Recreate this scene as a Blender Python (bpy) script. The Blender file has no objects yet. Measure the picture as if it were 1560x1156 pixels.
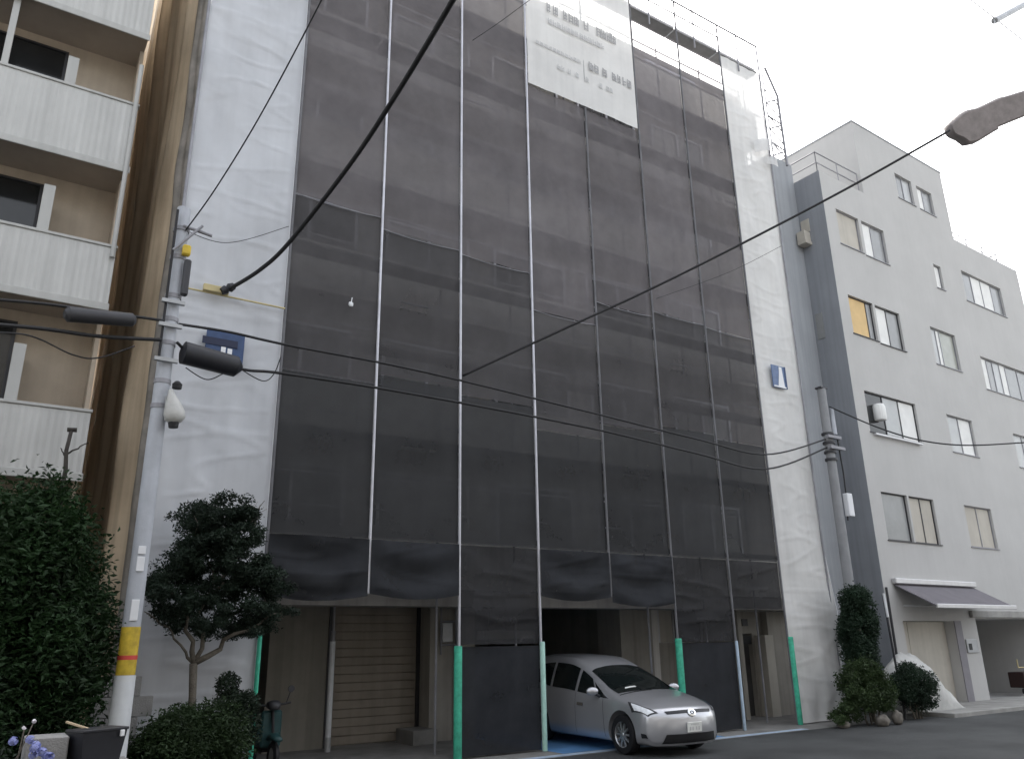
import bpy, math, random
import numpy as np
from mathutils import Vector, Matrix, noise
random.seed(7)
R = math.radians
scene = bpy.context.scene
COL = scene.collection

# ------------------------------------------------------------------ camera
CAMROT = ((0.8387569871, -0.1572680434, -0.5212997777),
          (-0.5442820733, -0.2696063897, -0.7943987785),
          (-0.0156122148, 0.9500416607, -0.3117324199))
HC = 1.93
FPX = 1218.0
cam = bpy.data.cameras.new('camera'); camo = bpy.data.objects.new('camera', cam); COL.objects.link(camo)
camo.matrix_world = Matrix.Translation((0, 0, HC)) @ Matrix(CAMROT).to_4x4()
cam.sensor_width = 36; cam.lens = FPX / 1560 * 36; cam.clip_end = 2000; cam.clip_start = 0.05
scene.camera = camo


def at(px, py, y):
    """the point of the place at depth y (metres across the street) seen at photo pixel px, py"""
    d = Matrix(CAMROT) @ Vector(((px - 780) / FPX, -(py - 578) / FPX, -1))
    return Vector((0, 0, HC)) + d * (y / d.y)


# ------------------------------------------------------------------ materials
def mat(name, col, rough=.8, metal=0., var=.12, vscale=3., bump=0., bscale=40., alpha=None, transl=0., coat=0.,
        spec=.4, stain=0., wave=None, streak=0.):
    m = bpy.data.materials.new(name); m.use_nodes = True
    nt = m.node_tree; N = nt.nodes; L = nt.links
    b = N['Principled BSDF']; out = N['Material Output']
    b.inputs['Roughness'].default_value = rough; b.inputs['Metallic'].default_value = metal
    b.inputs['Specular IOR Level'].default_value = spec
    if coat:
        b.inputs['Coat Weight'].default_value = coat; b.inputs['Coat Roughness'].default_value = .05
    tc = N.new('ShaderNodeTexCoord')
    n1 = N.new('ShaderNodeTexNoise'); n1.inputs['Scale'].default_value = vscale; n1.inputs['Detail'].default_value = 6
    n1.inputs['Roughness'].default_value = .6
    L.new(tc.outputs['Object'], n1.inputs['Vector'])
    mr = N.new('ShaderNodeMapRange'); mr.inputs['From Min'].default_value = .3; mr.inputs['From Max'].default_value = .7
    mr.inputs['To Min'].default_value = 1 - var; mr.inputs['To Max'].default_value = 1 + var
    L.new(n1.outputs['Fac'], mr.inputs['Value'])
    mul = N.new('ShaderNodeMix'); mul.data_type = 'RGBA'; mul.blend_type = 'MULTIPLY'; mul.inputs['Factor'].default_value = 1
    mul.inputs['A'].default_value = (*col, 1)
    L.new(mr.outputs['Result'], mul.inputs['B'])
    colout = mul.outputs['Result']
    if streak:      # vertical rain streaks
        mp = N.new('ShaderNodeMapping'); mp.inputs['Scale'].default_value = (3.2, 3.2, .12)
        L.new(tc.outputs['Object'], mp.inputs['Vector'])
        n2 = N.new('ShaderNodeTexNoise'); n2.inputs['Scale'].default_value = 2.0; n2.inputs['Detail'].default_value = 5
        L.new(mp.outputs['Vector'], n2.inputs['Vector'])
        m2 = N.new('ShaderNodeMapRange'); m2.inputs['From Min'].default_value = .42; m2.inputs['From Max'].default_value = .75
        m2.inputs['To Min'].default_value = 1; m2.inputs['To Max'].default_value = 1 - streak
        L.new(n2.outputs['Fac'], m2.inputs['Value'])
        mu2 = N.new('ShaderNodeMix'); mu2.data_type = 'RGBA'; mu2.blend_type = 'MULTIPLY'; mu2.inputs['Factor'].default_value = 1
        L.new(colout, mu2.inputs['A']); L.new(m2.outputs['Result'], mu2.inputs['B']); colout = mu2.outputs['Result']
    L.new(colout, b.inputs['Base Color'])
    if bump or wave:
        bp = N.new('ShaderNodeBump'); bp.inputs['Strength'].default_value = bump if bump else .6; bp.inputs['Distance'].default_value = .02
        if wave:
            w = N.new('ShaderNodeTexWave'); w.wave_type = 'BANDS'; w.bands_direction = wave[0]; w.inputs['Scale'].default_value = wave[1]
            w.inputs['Distortion'].default_value = wave[2] if len(wave) > 2 else 0
            L.new(tc.outputs['Object'], w.inputs['Vector']); L.new(w.outputs['Fac'], bp.inputs['Height'])
        else:
            n3 = N.new('ShaderNodeTexNoise'); n3.inputs['Scale'].default_value = bscale; n3.inputs['Detail'].default_value = 5
            L.new(tc.outputs['Object'], n3.inputs['Vector']); L.new(n3.outputs['Fac'], bp.inputs['Height'])
        L.new(bp.outputs['Normal'], b.inputs['Normal'])
    sh = b.outputs['BSDF']
    if transl:
        t = N.new('ShaderNodeBsdfTranslucent'); L.new(colout, t.inputs['Color'])
        mx = N.new('ShaderNodeMixShader'); mx.inputs[0].default_value = transl
        L.new(sh, mx.inputs[1]); L.new(t.outputs[0], mx.inputs[2]); sh = mx.outputs[0]
    if alpha is not None:   # open weave: part of the light passes straight through
        t = N.new('ShaderNodeBsdfTransparent')
        mx = N.new('ShaderNodeMixShader')
        mm = N.new('ShaderNodeMapRange'); mm.inputs['From Min'].default_value = .3; mm.inputs['From Max'].default_value = .7
        mm.inputs['To Min'].default_value = alpha - .04; mm.inputs['To Max'].default_value = min(alpha + .04, 1)
        L.new(n1.outputs['Fac'], mm.inputs['Value']); L.new(mm.outputs['Result'], mx.inputs[0])
        L.new(t.outputs[0], mx.inputs[1]); L.new(sh, mx.inputs[2]); sh = mx.outputs[0]
    if sh is not b.outputs['BSDF']:
        L.new(sh, out.inputs['Surface'])
    return m


def glass(name, col, rough=.08):
    m = mat(name, col, rough, 0, .1, 1.5, spec=.6)
    return m


M = dict(
    asphalt=mat('asphalt', (.055, .057, .058), .85, var=.42, vscale=.55, bump=.5, bscale=160),
    concrete=mat('concrete', (.20, .195, .185), .9, var=.25, vscale=2, bump=.3, bscale=60),
    paveconc=mat('pavement concrete', (.30, .295, .28), .9, var=.2, vscale=2, bump=.3, bscale=60),
    bluefloor=mat('blue floor paint', (.10, .24, .46), .6, var=.2, vscale=2.5),
    paleblue=mat('pale edge paint', (.38, .46, .56), .6, var=.25, vscale=4),
    soil=mat('soil', (.05, .045, .035), .95, var=.4, vscale=4, bump=.6, bscale=25),
    lwhite=mat('white balcony panel', (.50, .50, .485), .6, var=.06, vscale=1.5, streak=.16, bump=.5, wave=('X', 3.1, .3)),
    lwall=mat('left white render', (.44, .44, .425), .8, var=.06, vscale=1, streak=.14),
    lbeige=mat('beige render', (.46, .39, .31), .85, var=.08, vscale=2, streak=.12),
    lsoffit=mat('brown grey soffit', (.40, .345, .29), .9, var=.1, vscale=1.5),
    darkglass=mat('dark glass', (.02, .021, .022), .08, var=.2, vscale=2, spec=.5),
    alu=mat('aluminium', (.55, .55, .56), .4, .6, var=.08),
    bronze=mat('dark frame', (.05, .05, .055), .5, .3, var=.1),
    mainwall=mat('main wall', (.34, .32, .30), .9, var=.15, vscale=.8, streak=.25),
    mainlight=mat('main parapet', (.66, .64, .61), .9, var=.12, vscale=.8, streak=.25),
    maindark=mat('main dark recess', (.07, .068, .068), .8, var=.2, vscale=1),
    garagewall=mat('garage wall', (.24, .225, .195), .9, var=.15, vscale=1.2, streak=.2),
    piertile=mat('pier render', (.33, .31, .275), .85, var=.12, vscale=1.5, streak=.25),
    shutterbrown=mat('brown shutter', (.27, .235, .195), .7, var=.12, vscale=2, streak=.18),
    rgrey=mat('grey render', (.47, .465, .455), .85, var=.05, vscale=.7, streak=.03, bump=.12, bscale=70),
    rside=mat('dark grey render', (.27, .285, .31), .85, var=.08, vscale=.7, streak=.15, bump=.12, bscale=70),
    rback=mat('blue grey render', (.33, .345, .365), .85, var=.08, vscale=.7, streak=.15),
    rbeige=mat('beige shutter', (.47, .44, .385), .7, var=.08, vscale=1.5, streak=.12),
    rpurple=mat('mauve trim', (.22, .21, .23), .7, var=.08),
    awn=mat('awning cloth', (.15, .14, .155), .85, var=.12, vscale=2),
    curtain=mat('white curtain', (.78, .78, .76), .8, var=.06, vscale=3, wave=('X', 6, 1.5), bump=.25),
    frost=mat('frosted pane', (.42, .43, .43), .25, var=.08, vscale=2),
    greypane=mat('grey pane', (.27, .275, .275), .18, var=.1, vscale=2),
    greenpane=mat('olive pane', (.33, .34, .30), .2, var=.1, vscale=2),
    tanblind=mat('tan blind', (.66, .47, .23), .75, var=.08, vscale=2),
    mesh=mat('dark mesh cloth', (.045, .045, .048), .9, var=.18, vscale=.9, alpha=.87, transl=.25, spec=.15),
    #meshup=mat('mesh cloth open', (.150, .141, .145), .9, var=.14, vscale=.9, alpha=.78, transl=.3, spec=.15),
    meshdense=mat('dense mesh cloth', (.030, .032, .037), .9, var=.25, vscale=1.5, alpha=.93, transl=.1, spec=.15),
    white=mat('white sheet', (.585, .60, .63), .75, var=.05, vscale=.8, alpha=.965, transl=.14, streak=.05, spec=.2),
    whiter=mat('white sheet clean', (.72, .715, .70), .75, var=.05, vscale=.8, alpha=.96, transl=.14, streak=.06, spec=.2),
    flap=mat('white sheet flap', (.8, .8, .8), .75, var=.05, alpha=.8, transl=.5, spec=.2),
    seamw=mat('seam hem', (.80, .80, .82), .7, var=.05),
    tarp=mat('beige tarp', (.56, .45, .32), .6, var=.14, vscale=1.2, transl=.2, streak=.35),
    tarpd=mat('grey brown tarp', (.20, .18, .155), .45, var=.35, vscale=3, transl=.2, streak=.4),
    galv=mat('galvanised tube', (.50, .50, .54), .45, .5, var=.15, vscale=3),
    galvd=mat('weathered tube', (.27, .27, .29), .6, .3, var=.2, vscale=3),
    tubedark=mat('dull tube', (.15, .15, .16), .75, .2, var=.2, vscale=3),
    plank=mat('deck steel', (.30, .30, .30), .7, .3, var=.15, vscale=3),
    green=mat('green foam', (.06, .44, .29), .7, var=.32, vscale=7, streak=.25),
    palegreen=mat('pale foam', (.42, .66, .58), .65, var=.15, vscale=5),
    bluewhite=mat('pale blue foam', (.42, .52, .62), .65, var=.15, vscale=5),
    print=mat('grey print', (.36, .36, .365), .8, var=.2, vscale=9),
    printl=mat('pale print', (.52, .52, .52), .8, var=.1, vscale=9),
    blue=mat('blue sign', (.035, .065, .15), .5, var=.2, vscale=6),
    bluel=mat('light blue sign', (.11, .16, .28), .5, var=.2, vscale=6),
    navy=mat('navy', (.012, .018, .05), .5, var=.2),
    signwhite=mat('sign white', (.72, .73, .75), .6, var=.05),
    pole=mat('pole concrete', (.42, .44, .48), .7, var=.12, vscale=3, streak=.12, bump=.15, bscale=60),
    poled=mat('dark pole', (.25, .255, .265), .7, var=.12, vscale=3, streak=.12),
    sleeve=mat('pole sleeve', (.62, .64, .66), .6, var=.1, vscale=4, streak=.1),
    yellow=mat('yellow wrap', (.56, .40, .04), .6, var=.28, vscale=9, streak=.3),
    red=mat('red band', (.55, .06, .05), .5, var=.1),
    black=mat('black rubber', (.015, .015, .017), .6, var=.2),
    blackp=mat('black plastic', (.018, .019, .024), .45, var=.25, vscale=6),
    closure=mat('grey closure', (.24, .215, .21), .75, var=.18, vscale=6, bump=.2, bscale=30),
    steelgrey=mat('grey steel', (.40, .41, .42), .5, .4, var=.15),
    plastic=mat('white plastic bag', (.60, .60, .58), .4, var=.1, vscale=6, transl=.2, bump=.4, bscale=18),
    yellowrod=mat('yellow rod', (.52, .44, .24), .7, var=.2),
    bark=mat('bark', (.13, .115, .095), .95, var=.3, vscale=12, bump=.7, bscale=45),
    deadwood=mat('dead stem', (.05, .045, .04), .95, var=.3, vscale=12),
    leafhedge=mat('hedge leaf', (.016, .040, .012), .6, var=.55, vscale=1.6, transl=.2, spec=.3),
    leaftree=mat('tree leaf', (.020, .034, .022), .6, var=.5, vscale=2.2, transl=.2, spec=.3),
    leafbush=mat('bush leaf', (.024, .045, .016), .6, var=.5, vscale=3, transl=.2, spec=.3),
    leaftop=mat('topiary leaf', (.022, .036, .022), .6, var=.4, vscale=4, transl=.1, spec=.3),
    leafivy=mat('ivy leaf', (.022, .042, .024), .6, var=.5, vscale=2, transl=.2, spec=.3),
    leafshrub=mat('shrub leaf', (.040, .066, .024), .6, var=.5, vscale=2.5, transl=.25, spec=.3),
    grass=mat('grass', (.04, .075, .02), .8, var=.5, vscale=3, transl=.2),
    petal=mat('petal', (.30, .33, .62), .7, var=.25, vscale=12, transl=.2),
    petalw=mat('white petal', (.75, .72, .75), .7, var=.1),
    block=mat('concrete block', (.27, .265, .26), .95, var=.2, vscale=4, bump=.5, bscale=70),
    wood=mat('pale wood', (.50, .40, .27), .8, var=.2, vscale=8),
    rock=mat('rock', (.17, .155, .135), .95, var=.35, vscale=6, bump=.8, bscale=15),
    paint=mat('silver paint', (.50, .505, .53), .30, .6, var=.03, vscale=2, coat=.8),
    carglass=mat('car glass', (.008, .011, .011), .04, var=.1, spec=.45),
    chrome=mat('chrome', (.75, .76, .78), .12, 1., var=.03),
    lampglass=mat('headlamp lens', (.80, .83, .86), .06, .0, var=.15, vscale=14, coat=1.),
    rim=mat('alloy', (.50, .51, .53), .3, .8, var=.1),
    plate=mat('number plate', (.72, .73, .70), .6, var=.05),
    teal=mat('teal plastic', (.02, .06, .062), .4, var=.2, vscale=8),
    rooftile=mat('roof felt', (.20, .20, .20), .9, var=.2),
    shadingwall=mat('shading house wall', (.24, .235, .225), .9, var=.12, vscale=.6, streak=.2),
)


# ------------------------------------------------------------------ mesh building
OFF = {}


def base_off(p):
    return OFF.get(p.name, Vector((0, 0, 0))) if p else Vector((0, 0, 0))


class MB:
    def __init__(s): s.v = []; s.f = []

    def add(s, vs, fs):
        o = len(s.v); s.v += [tuple(v) for v in vs]; s.f += [tuple(i + o for i in f) for f in fs]; return s

    def box(s, x0, x1, y0, y1, z0, z1, b=0.):
        if b <= 0:
            return s.add([(x0, y0, z0), (x1, y0, z0), (x1, y1, z0), (x0, y1, z0), (x0, y0, z1), (x1, y0, z1), (x1, y1, z1), (x0, y1, z1)],
                         [(3, 2, 1, 0), (4, 5, 6, 7), (0, 1, 5, 4), (1, 2, 6, 5), (2, 3, 7, 6), (3, 0, 4, 7)])
        # chamfered
        vs = []; idx = {}
        X = (x0, x1); Y = (y0, y1); Z = (z0, z1)
        for i in (0, 1):
            for j in (0, 1):
                for k in (0, 1):
                    sx = b if i == 0 else -b; sy = b if j == 0 else -b; sz = b if k == 0 else -b
                    idx[i, j, k, 0] = len(vs); vs.append((X[i], Y[j] + sy, Z[k] + sz))
                    idx[i, j, k, 1] = len(vs); vs.append((X[i] + sx, Y[j], Z[k] + sz))
                    idx[i, j, k, 2] = len(vs); vs.append((X[i] + sx, Y[j] + sy, Z[k]))
        fs = []
        for i in (0, 1):
            q = [idx[i, 0, 0, 0], idx[i, 1, 0, 0], idx[i, 1, 1, 0], idx[i, 0, 1, 0]]; fs.append(q[::-1] if i == 0 else q)
            q = [idx[0, i, 0, 1], idx[1, i, 0, 1], idx[1, i, 1, 1], idx[0, i, 1, 1]]; fs.append(q if i == 0 else q[::-1])
            q = [idx[0, 0, i, 2], idx[1, 0, i, 2], idx[1, 1, i, 2], idx[0, 1, i, 2]]; fs.append(q[::-1] if i == 0 else q)
        for i in (0, 1):
            for j in (0, 1):
                fs.append([idx[i, j, 0, 0], idx[i, j, 1, 0], idx[i, j, 1, 1], idx[i, j, 0, 1]])
                fs.append([idx[i, 0, j, 0], idx[i, 1, j, 0], idx[i, 1, j, 2], idx[i, 0, j, 2]])
                fs.append([idx[0, i, j, 1], idx[1, i, j, 1], idx[1, i, j, 2], idx[0, i, j, 2]])
                for k in (0, 1):
                    fs.append([idx[i, j, k, 0], idx[i, j, k, 1], idx[i, j, k, 2]])
        return s.add(vs, fs)

    def tube(s, pts, r, n=8, cap=True):
        pts = [Vector(p) for p in pts]; rs = r if isinstance(r, (list, tuple)) else [r] * len(pts)
        vs = []; fs = []; up = None
        for i, p in enumerate(pts):
            d = (pts[min(i + 1, len(pts) - 1)] - pts[max(i - 1, 0)]).normalized()
            if up is None:
                a = Vector((0, 0, 1)) if abs(d.z) < .9 else Vector((1, 0, 0)); up = d.cross(a).normalized()
            else:
                up = (up - d * up.dot(d)).normalized()
            w = d.cross(up)
            for k in range(n):
                t = 2 * math.pi * k / n; vs.append(p + (up * math.cos(t) + w * math.sin(t)) * rs[i])
        for i in range(len(pts) - 1):
            for k in range(n):
                a = i * n + k; b2 = i * n + (k + 1) % n; fs.append((a, b2, b2 + n, a + n))
        if cap: fs.append(tuple(range(n))[::-1]); fs.append(tuple(range((len(pts) - 1) * n, len(pts) * n)))
        return s.add(vs, fs)

    def lathe(s, prof, c, axis, n=24):
        """prof: list of (radius, along)"""
        axis = Vector(axis).normalized(); a = Vector((0, 0, 1)) if abs(axis.z) < .9 else Vector((1, 0, 0))
        u = axis.cross(a).normalized(); w = axis.cross(u); c = Vector(c); vs = []; fs = []
        for r, h in prof:
            for k in range(n):
                t = 2 * math.pi * k / n; vs.append(c + axis * h + (u * math.cos(t) + w * math.sin(t)) * r)
        for i in range(len(prof) - 1):
            for k in range(n):
                p = i * n + k; q = i * n + (k + 1) % n; fs.append((p, q, q + n, p + n))
        return s.add(vs, fs)

    def grid(s, fn, nx, nz):
        vs = [fn(i / nx, j / nz) for j in range(nz + 1) for i in range(nx + 1)]
        fs = [(j * (nx + 1) + i, j * (nx + 1) + i + 1, (j + 1) * (nx + 1) + i + 1, (j + 1) * (nx + 1) + i) for j in range(nz) for i in range(nx)]
        return s.add(vs, fs)

    def quad(s, a, b, c, d): return s.add([a, b, c, d], [(0, 1, 2, 3)])

    def build(s, name, m, parent=None, smooth=False, local=False, recalc=False):
        off = Vector((0, 0, 0)) if local or parent is None else base_off(parent)
        me = bpy.data.meshes.new(name)
        if off.length > 0: vs = [(v[0] - off.x, v[1] - off.y, v[2] - off.z) for v in s.v]
        else: vs = s.v
        me.from_pydata(vs, [], s.f); me.update()
        if recalc:
            import bmesh
            bm = bmesh.new(); bm.from_mesh(me); bmesh.ops.recalc_face_normals(bm, faces=bm.faces); bm.to_mesh(me); bm.free()
        if smooth:
            me.polygons.foreach_set('use_smooth', [True] * len(me.polygons))
            if smooth == 'auto':
                try: me.set_sharp_from_angle(angle=R(38))
                except Exception: pass
        me.materials.append(M[m] if isinstance(m, str) else m)
        o = bpy.data.objects.new(name, me); COL.objects.link(o)
        if parent: o.parent = parent; OFF[o.name] = off.copy()
        return o


def tag(o, label=None, cat=None, group=None, kind=None):
    if label: o['label'] = label
    if cat: o['category'] = cat
    if group: o['group'] = group
    if kind: o['kind'] = kind
    return o


def thing(name, loc, label, cat, group=None, rz=0):
    o = bpy.data.objects.new(name, None); COL.objects.link(o); o.location = loc; o.rotation_euler = (0, 0, rz)
    OFF[o.name] = Vector(loc); return tag(o, label, cat, group)


def recentre(o):
    """move the origin of a one-mesh thing to the middle of its base"""
    me = o.data; n = len(me.vertices); a = np.empty(n * 3); me.vertices.foreach_get('co', a); a = a.reshape(-1, 3)
    c = (a.min(0) + a.max(0)) / 2; c[2] = a[:, 2].min(); a -= c
    me.vertices.foreach_set('co', a.ravel()); me.update(); o.location = c
    return o


def dup(root, loc, rz=None):
    c = root.copy(); COL.objects.link(c); c.location = loc
    if rz is not None: c.rotation_euler = (0, 0, rz)
    def kids(src, dst):
        for ch in list(src.children):
            d = ch.copy(); COL.objects.link(d); d.parent = dst; kids(ch, d)
    kids(root, c); return c


# ------------------------------------------------------------------ light and sky
SUN_EL, SUN_AZ = R(48), R(28)      # azimuth: from +Y towards +X
w = bpy.data.worlds.new('World'); scene.world = w; w.use_nodes = True
nt = w.node_tree; bg = nt.nodes['Background']
sky = nt.nodes.new('ShaderNodeTexSky'); sky.sky_type = 'NISHITA'; sky.sun_disc = False
sky.sun_elevation = SUN_EL; sky.sun_rotation = SUN_AZ; sky.air_density = 1.2; sky.dust_density = 5.0; sky.ozone_density = 1.0
hs = nt.nodes.new('ShaderNodeHueSaturation'); hs.inputs['Saturation'].default_value = .26
nt.links.new(sky.outputs[0], hs.inputs['Color']); nt.links.new(hs.outputs[0], bg.inputs['Color']); bg.inputs['Strength'].default_value = .12
sl = bpy.data.lights.new('sun', 'SUN'); sl.energy = 1.5; sl.angle = R(12); sl.color = (1, .95, .87)
so = bpy.data.objects.new('sun', sl); COL.objects.link(so)
sd = Vector((math.sin(SUN_AZ) * math.cos(SUN_EL), math.cos(SUN_AZ) * math.cos(SUN_EL), math.sin(SUN_EL)))
so.rotation_euler = sd.to_track_quat('Z', 'Y').to_euler(); so.location = sd * 60
scene.view_settings.view_transform = 'Standard'; scene.view_settings.look = 'None'
scene.view_settings.exposure = 2.22; scene.view_settings.gamma = 1


# ------------------------------------------------------------------ ground
def sheet_struct(name, x0, x1, y0, y1, z, m):
    o = MB().quad((x0, y0, z), (x1, y0, z), (x1, y1, z), (x0, y1, z)).build(name, m); tag(o, kind='structure'); return o


sheet_struct('ground', -400, 400, -400, 400, -.02, 'concrete')
sheet_struct('road', -60, 90, -4.2, 12.45, 0, 'asphalt')
sheet_struct('forecourt', 3.2, 18.6, 12.45, 27, .004, 'concrete')
sheet_struct('parking_floor', 9.35, 13.5, 12.75, 21.0, .008, 'bluefloor')
sheet_struct('edge_line', 5.9, 15.9, 12.5, 12.72, .008, 'paleblue')
pv = MB().box(20.6, 50, 11.87, 13.75, -.05, .10, .012).build('pavement', 'paveconc'); tag(pv, kind='structure')
vg = sheet_struct('planting_bed', -9, 3.19, 9.0, 16.3, .05, 'soil')


# ------------------------------------------------------------------ left apartment building
def nz(x, z, s=1., seed=0.): return noise.noise(Vector((x * s, seed, z * s)))


LB = thing('apartment_building', (-3.5, 13.9, 0), 'white apartment building with deep balconies and beige recess walls behind the dark hedge', 'building')
Y0 = 13.9; XR = 1.10; XL = -7.6; YB = 14.95
levels = [(1.75, 2.90), (4.45, 5.50), (7.31, 8.40), (9.93, 11.26), (12.78, 14.03), (15.56, 16.75)]
MB().box(XL, 1.07, YB, 25, 0, 18.2).build('wall', 'lbeige', LB)
for k, (zb, zt) in enumerate(levels):
    MB().box(XL, XR, Y0 + .08, YB, zb + .06, zb + .24).build('balcony_slab', 'lsoffit', LB)
    bp = MB().box(XL, XR, Y0, Y0 + .08, zb, zt, .008).build('balcony_panel', 'lwhite', LB)
    MB().box(XR - .08, XR, Y0 + .08, YB - .05, zb + .24, zt).build('side_panel', 'lwall', bp)
    MB().box(XL, XR + .02, Y0 - .025, Y0 + .105, zt, zt + .05, .008).build('handrail', 'lwall', bp)
    MB().box(XL, XR + .02, Y0 - .03, Y0, zb - .06, zb + .07, .008).build('drip_edge', 'lwall', bp)
    ztop = levels[k + 1][0] + .05 if k + 1 < len(levels) else 18.1
    f = MB()
    for x in (-7.3, -5.85, -4.4, -2.95, -1.5, -.135):
        f.box(x - .025, x + .025, YB - .08, YB, zb + .3, ztop - .25)
    f.box(-7.3, -.11, YB - .08, YB, zb + .26, zb + .3); f.box(-7.3, -.11, YB - .08, YB, ztop - .25, ztop - .21)
    wo = f.build('window', 'bronze', LB)
    MB().box(-7.27, -.135, YB - .045, YB - .01, zb + .3, ztop - .25).build('pane', 'darkglass', wo)
    MB().box(-.10, .07, Y0 + .2, YB, zb + .24, zb + 2.08).build('partition', 'lwall', LB)
    MB().box(XR - .07, XR - .001, YB - .55, YB - .0, zb + .25, ztop).build('end_wall', 'lbeige', LB)
    if k in (3, 4): MB().box(-1.05, -.95, Y0 + .1, Y0 + .2, zt + .05, ztop).build('post', 'lwall', LB)
MB().tube([(1.05, 13.84, 8.2), (1.05, 13.84, 12.1)], .04, 10).build('drain_pipe', 'lwall', LB, 'auto')
MB().box(XL - .1, XR + .05, Y0 - .1, 25.1, 18.15, 18.45).build('roof', 'lwall', LB)

# ------------------------------------------------------------------ unseen houses added behind the camera to shade the lower storeys
for k, (x0, x1, h, lab) in enumerate([(-34, -13, 12.5, 'unseen plain grey house added for shade, furthest left of its row'), (-12.6, 1.5, 14.0, 'tall unseen grey house added for shade behind the viewer'), (1.9, 12, 11.5, 'unseen plain grey house added for shade opposite the garage'), (12.5, 30, 8.5, 'low unseen grey house added for shade opposite the grey building')]):
    H = thing('shading_house', ((x0 + x1) / 2, -4.6, 0), lab, 'house', 'unseen houses added for shade')
    MB().box(x0, x1, -14, -4.6, 0, h).build('wall', 'shadingwall', H)
    MB().box(x0 - .1, x1 + .1, -14.1, -4.45, h, h + .2).build('roof', 'rooftile', H)
    for q in range(int(h // 3)):
        for j in range(int((x1 - x0) // 3)):
            wx = x0 + 1 + 3 * j; wo = MB().box(wx, wx + 1.6, -4.6, -4.54, 1 + 3 * q, 2.2 + 3 * q, .01).build('window', 'alu', H)
            MB().box(wx + .06, wx + 1.54, -4.54, -4.53, 1.06 + 3 * q, 2.14 + 3 * q).build('pane', 'darkglass', wo)

# ------------------------------------------------------------------ main building behind the scaffold
MBd = thing('office_building', (10.5, 16, 0), 'grey main building under renovation behind the dark mesh and scaffold', 'building')
bx0, bx1 = 3.1, 19.45
MB().box(bx0, bx1, 15.1, 27, 2.95, 19.45).build('wall', 'mainwall', MBd)
MB().box(bx0 - .05, bx1 + .05, 15.05, 27.05, 19.45, 19.63).build('roof', 'rooftile', MBd)
flo = [2.95, 5.85, 8.75, 11.65, 14.55, 17.45]
for z in flo:
    MB().box(bx0 + .05, bx1 - .05, 14.45, 15.1, z - .02, z + 1.05, .01).build('balcony_parapet', 'mainlight', MBd)
    for i in range(5):
        x = 3.7 + i * 2.85
        wf = MB()
        zt_ = z + 2.3 if z < 17 else z + 1.8
        for xx in (x, x + 1.05, x + 2.1): wf.box(xx - .035, xx + .035, 15.0, 15.1, z + 1.06, zt_)
        wf.box(x - .035, x + 2.135, 15.0, 15.1, zt_, zt_ + .07)
        wo = wf.build('window', 'galv', MBd)
        MB().box(x + .035, x + 2.065, 15.04, 15.08, z + 1.06, zt_).build('pane', 'darkglass' if (i * 7 + int(z)) % 3 else 'greypane', wo)
# ground floor
MB().box(bx0 + .02, bx1 - .02, 14.5, 15.1, 2.62, 2.92).build('lintel_beam', 'mainwall', MBd)
MB().box(bx0, bx0 + .2, 15.1, 22, 0, 2.95).build('end_wall', 'garagewall', MBd)
MB().box(bx0 + .2, 5.2, 21.8, 22, 0, 2.95).box(5.2, 6.2, 16.45, 16.7, 0, 2.95).box(5.0, 5.2, 16.45, 22, 0, 2.95).build('bay_wall', 'garagewall', MBd)
sh = MB()
n = 17; z = .03
for i in range(n):
    h = 2.82 / n
    sh.box(6.22, 8.25, 16.5 + .012 * (i % 2), 16.56, z + .006, z + h - .004, .006); z += h
sh.box(6.2, 8.27, 16.57, 16.66, .02, 2.95)
sho = sh.build('shutter_door', 'shutterbrown', MBd)
for x in (6.2, 8.22): MB().box(x, x + .06, 16.42, 16.5, 0, 2.9).build('guide_rail', 'bronze', sho)
MB().box(8.3, 9.4, 16.0, 16.7, 0, 2.95).build('pier', 'piertile', MBd)
MB().box(7.75, 8.3, 15.6, 16.4, 0, .28, .01).build('plinth', 'concrete', MBd)
mt = MB().box(8.55, 8.8, 15.9, 16.0, 1.95, 2.35, .01).build('meter_box', 'steelgrey', MBd)
MB().tube([(8.52, 15.92, 1.7), (8.52, 15.92, 2.9)], .02).tube([(8.9, 15.93, 0), (8.9, 15.93, 2.9)], .03).tube([(8.5, 15.93, 2.38), (9.0, 15.93, 2.38)], .02).tube([(8.5, 15.93, 1.9), (9.0, 15.93, 1.9)], .02).build('pipe', 'galvd', MBd, 'auto')
MB().box(9.4, 9.6, 16.7, 23, 0, 2.95).box(9.6, 15.0, 22.8, 23, 0, 2.95).box(13.9, 14.1, 16.9, 22.8, 0, 2.95).build('garage_wall', 'garagewall', MBd)
MB().box(9.5, 10.9, 15.8, 16.1, 2.0, 2.18, .01).build('beam', 'paveconc', MBd)
MB().box(13.6, 14.65, 16.0, 16.9, 0, 2.95).build('pillar', 'piertile', MBd)
MB().box(14.65, 14.95, 16.1, 16.4, 0, 2.95).build('pillar', 'mainlight', MBd)
MB().box(14.95, 16.6, 16.1, 16.3, 0, 1.85).build('front_wall', 'piertile', MBd)
MB().box(14.95, 16.6, 16.1, 16.3, 2.8, 2.95).build('window_head', 'piertile', MBd)
wf = MB().box(14.97, 15.03, 16.12, 16.2, 1.86, 2.79).box(15.5, 15.56, 16.12, 16.2, 1.86, 2.79).box(16.5, 16.58, 16.12, 16.2, 1.86, 2.79).build('window', 'alu', MBd)
MB().box(15.03, 15.5, 16.15, 16.18, 1.86, 2.79).build('pane', 'rbeige', wf)
MB().box(15.56, 16.5, 16.15, 16.18, 1.86, 2.79).build('pane', 'darkglass', wf)
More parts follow.
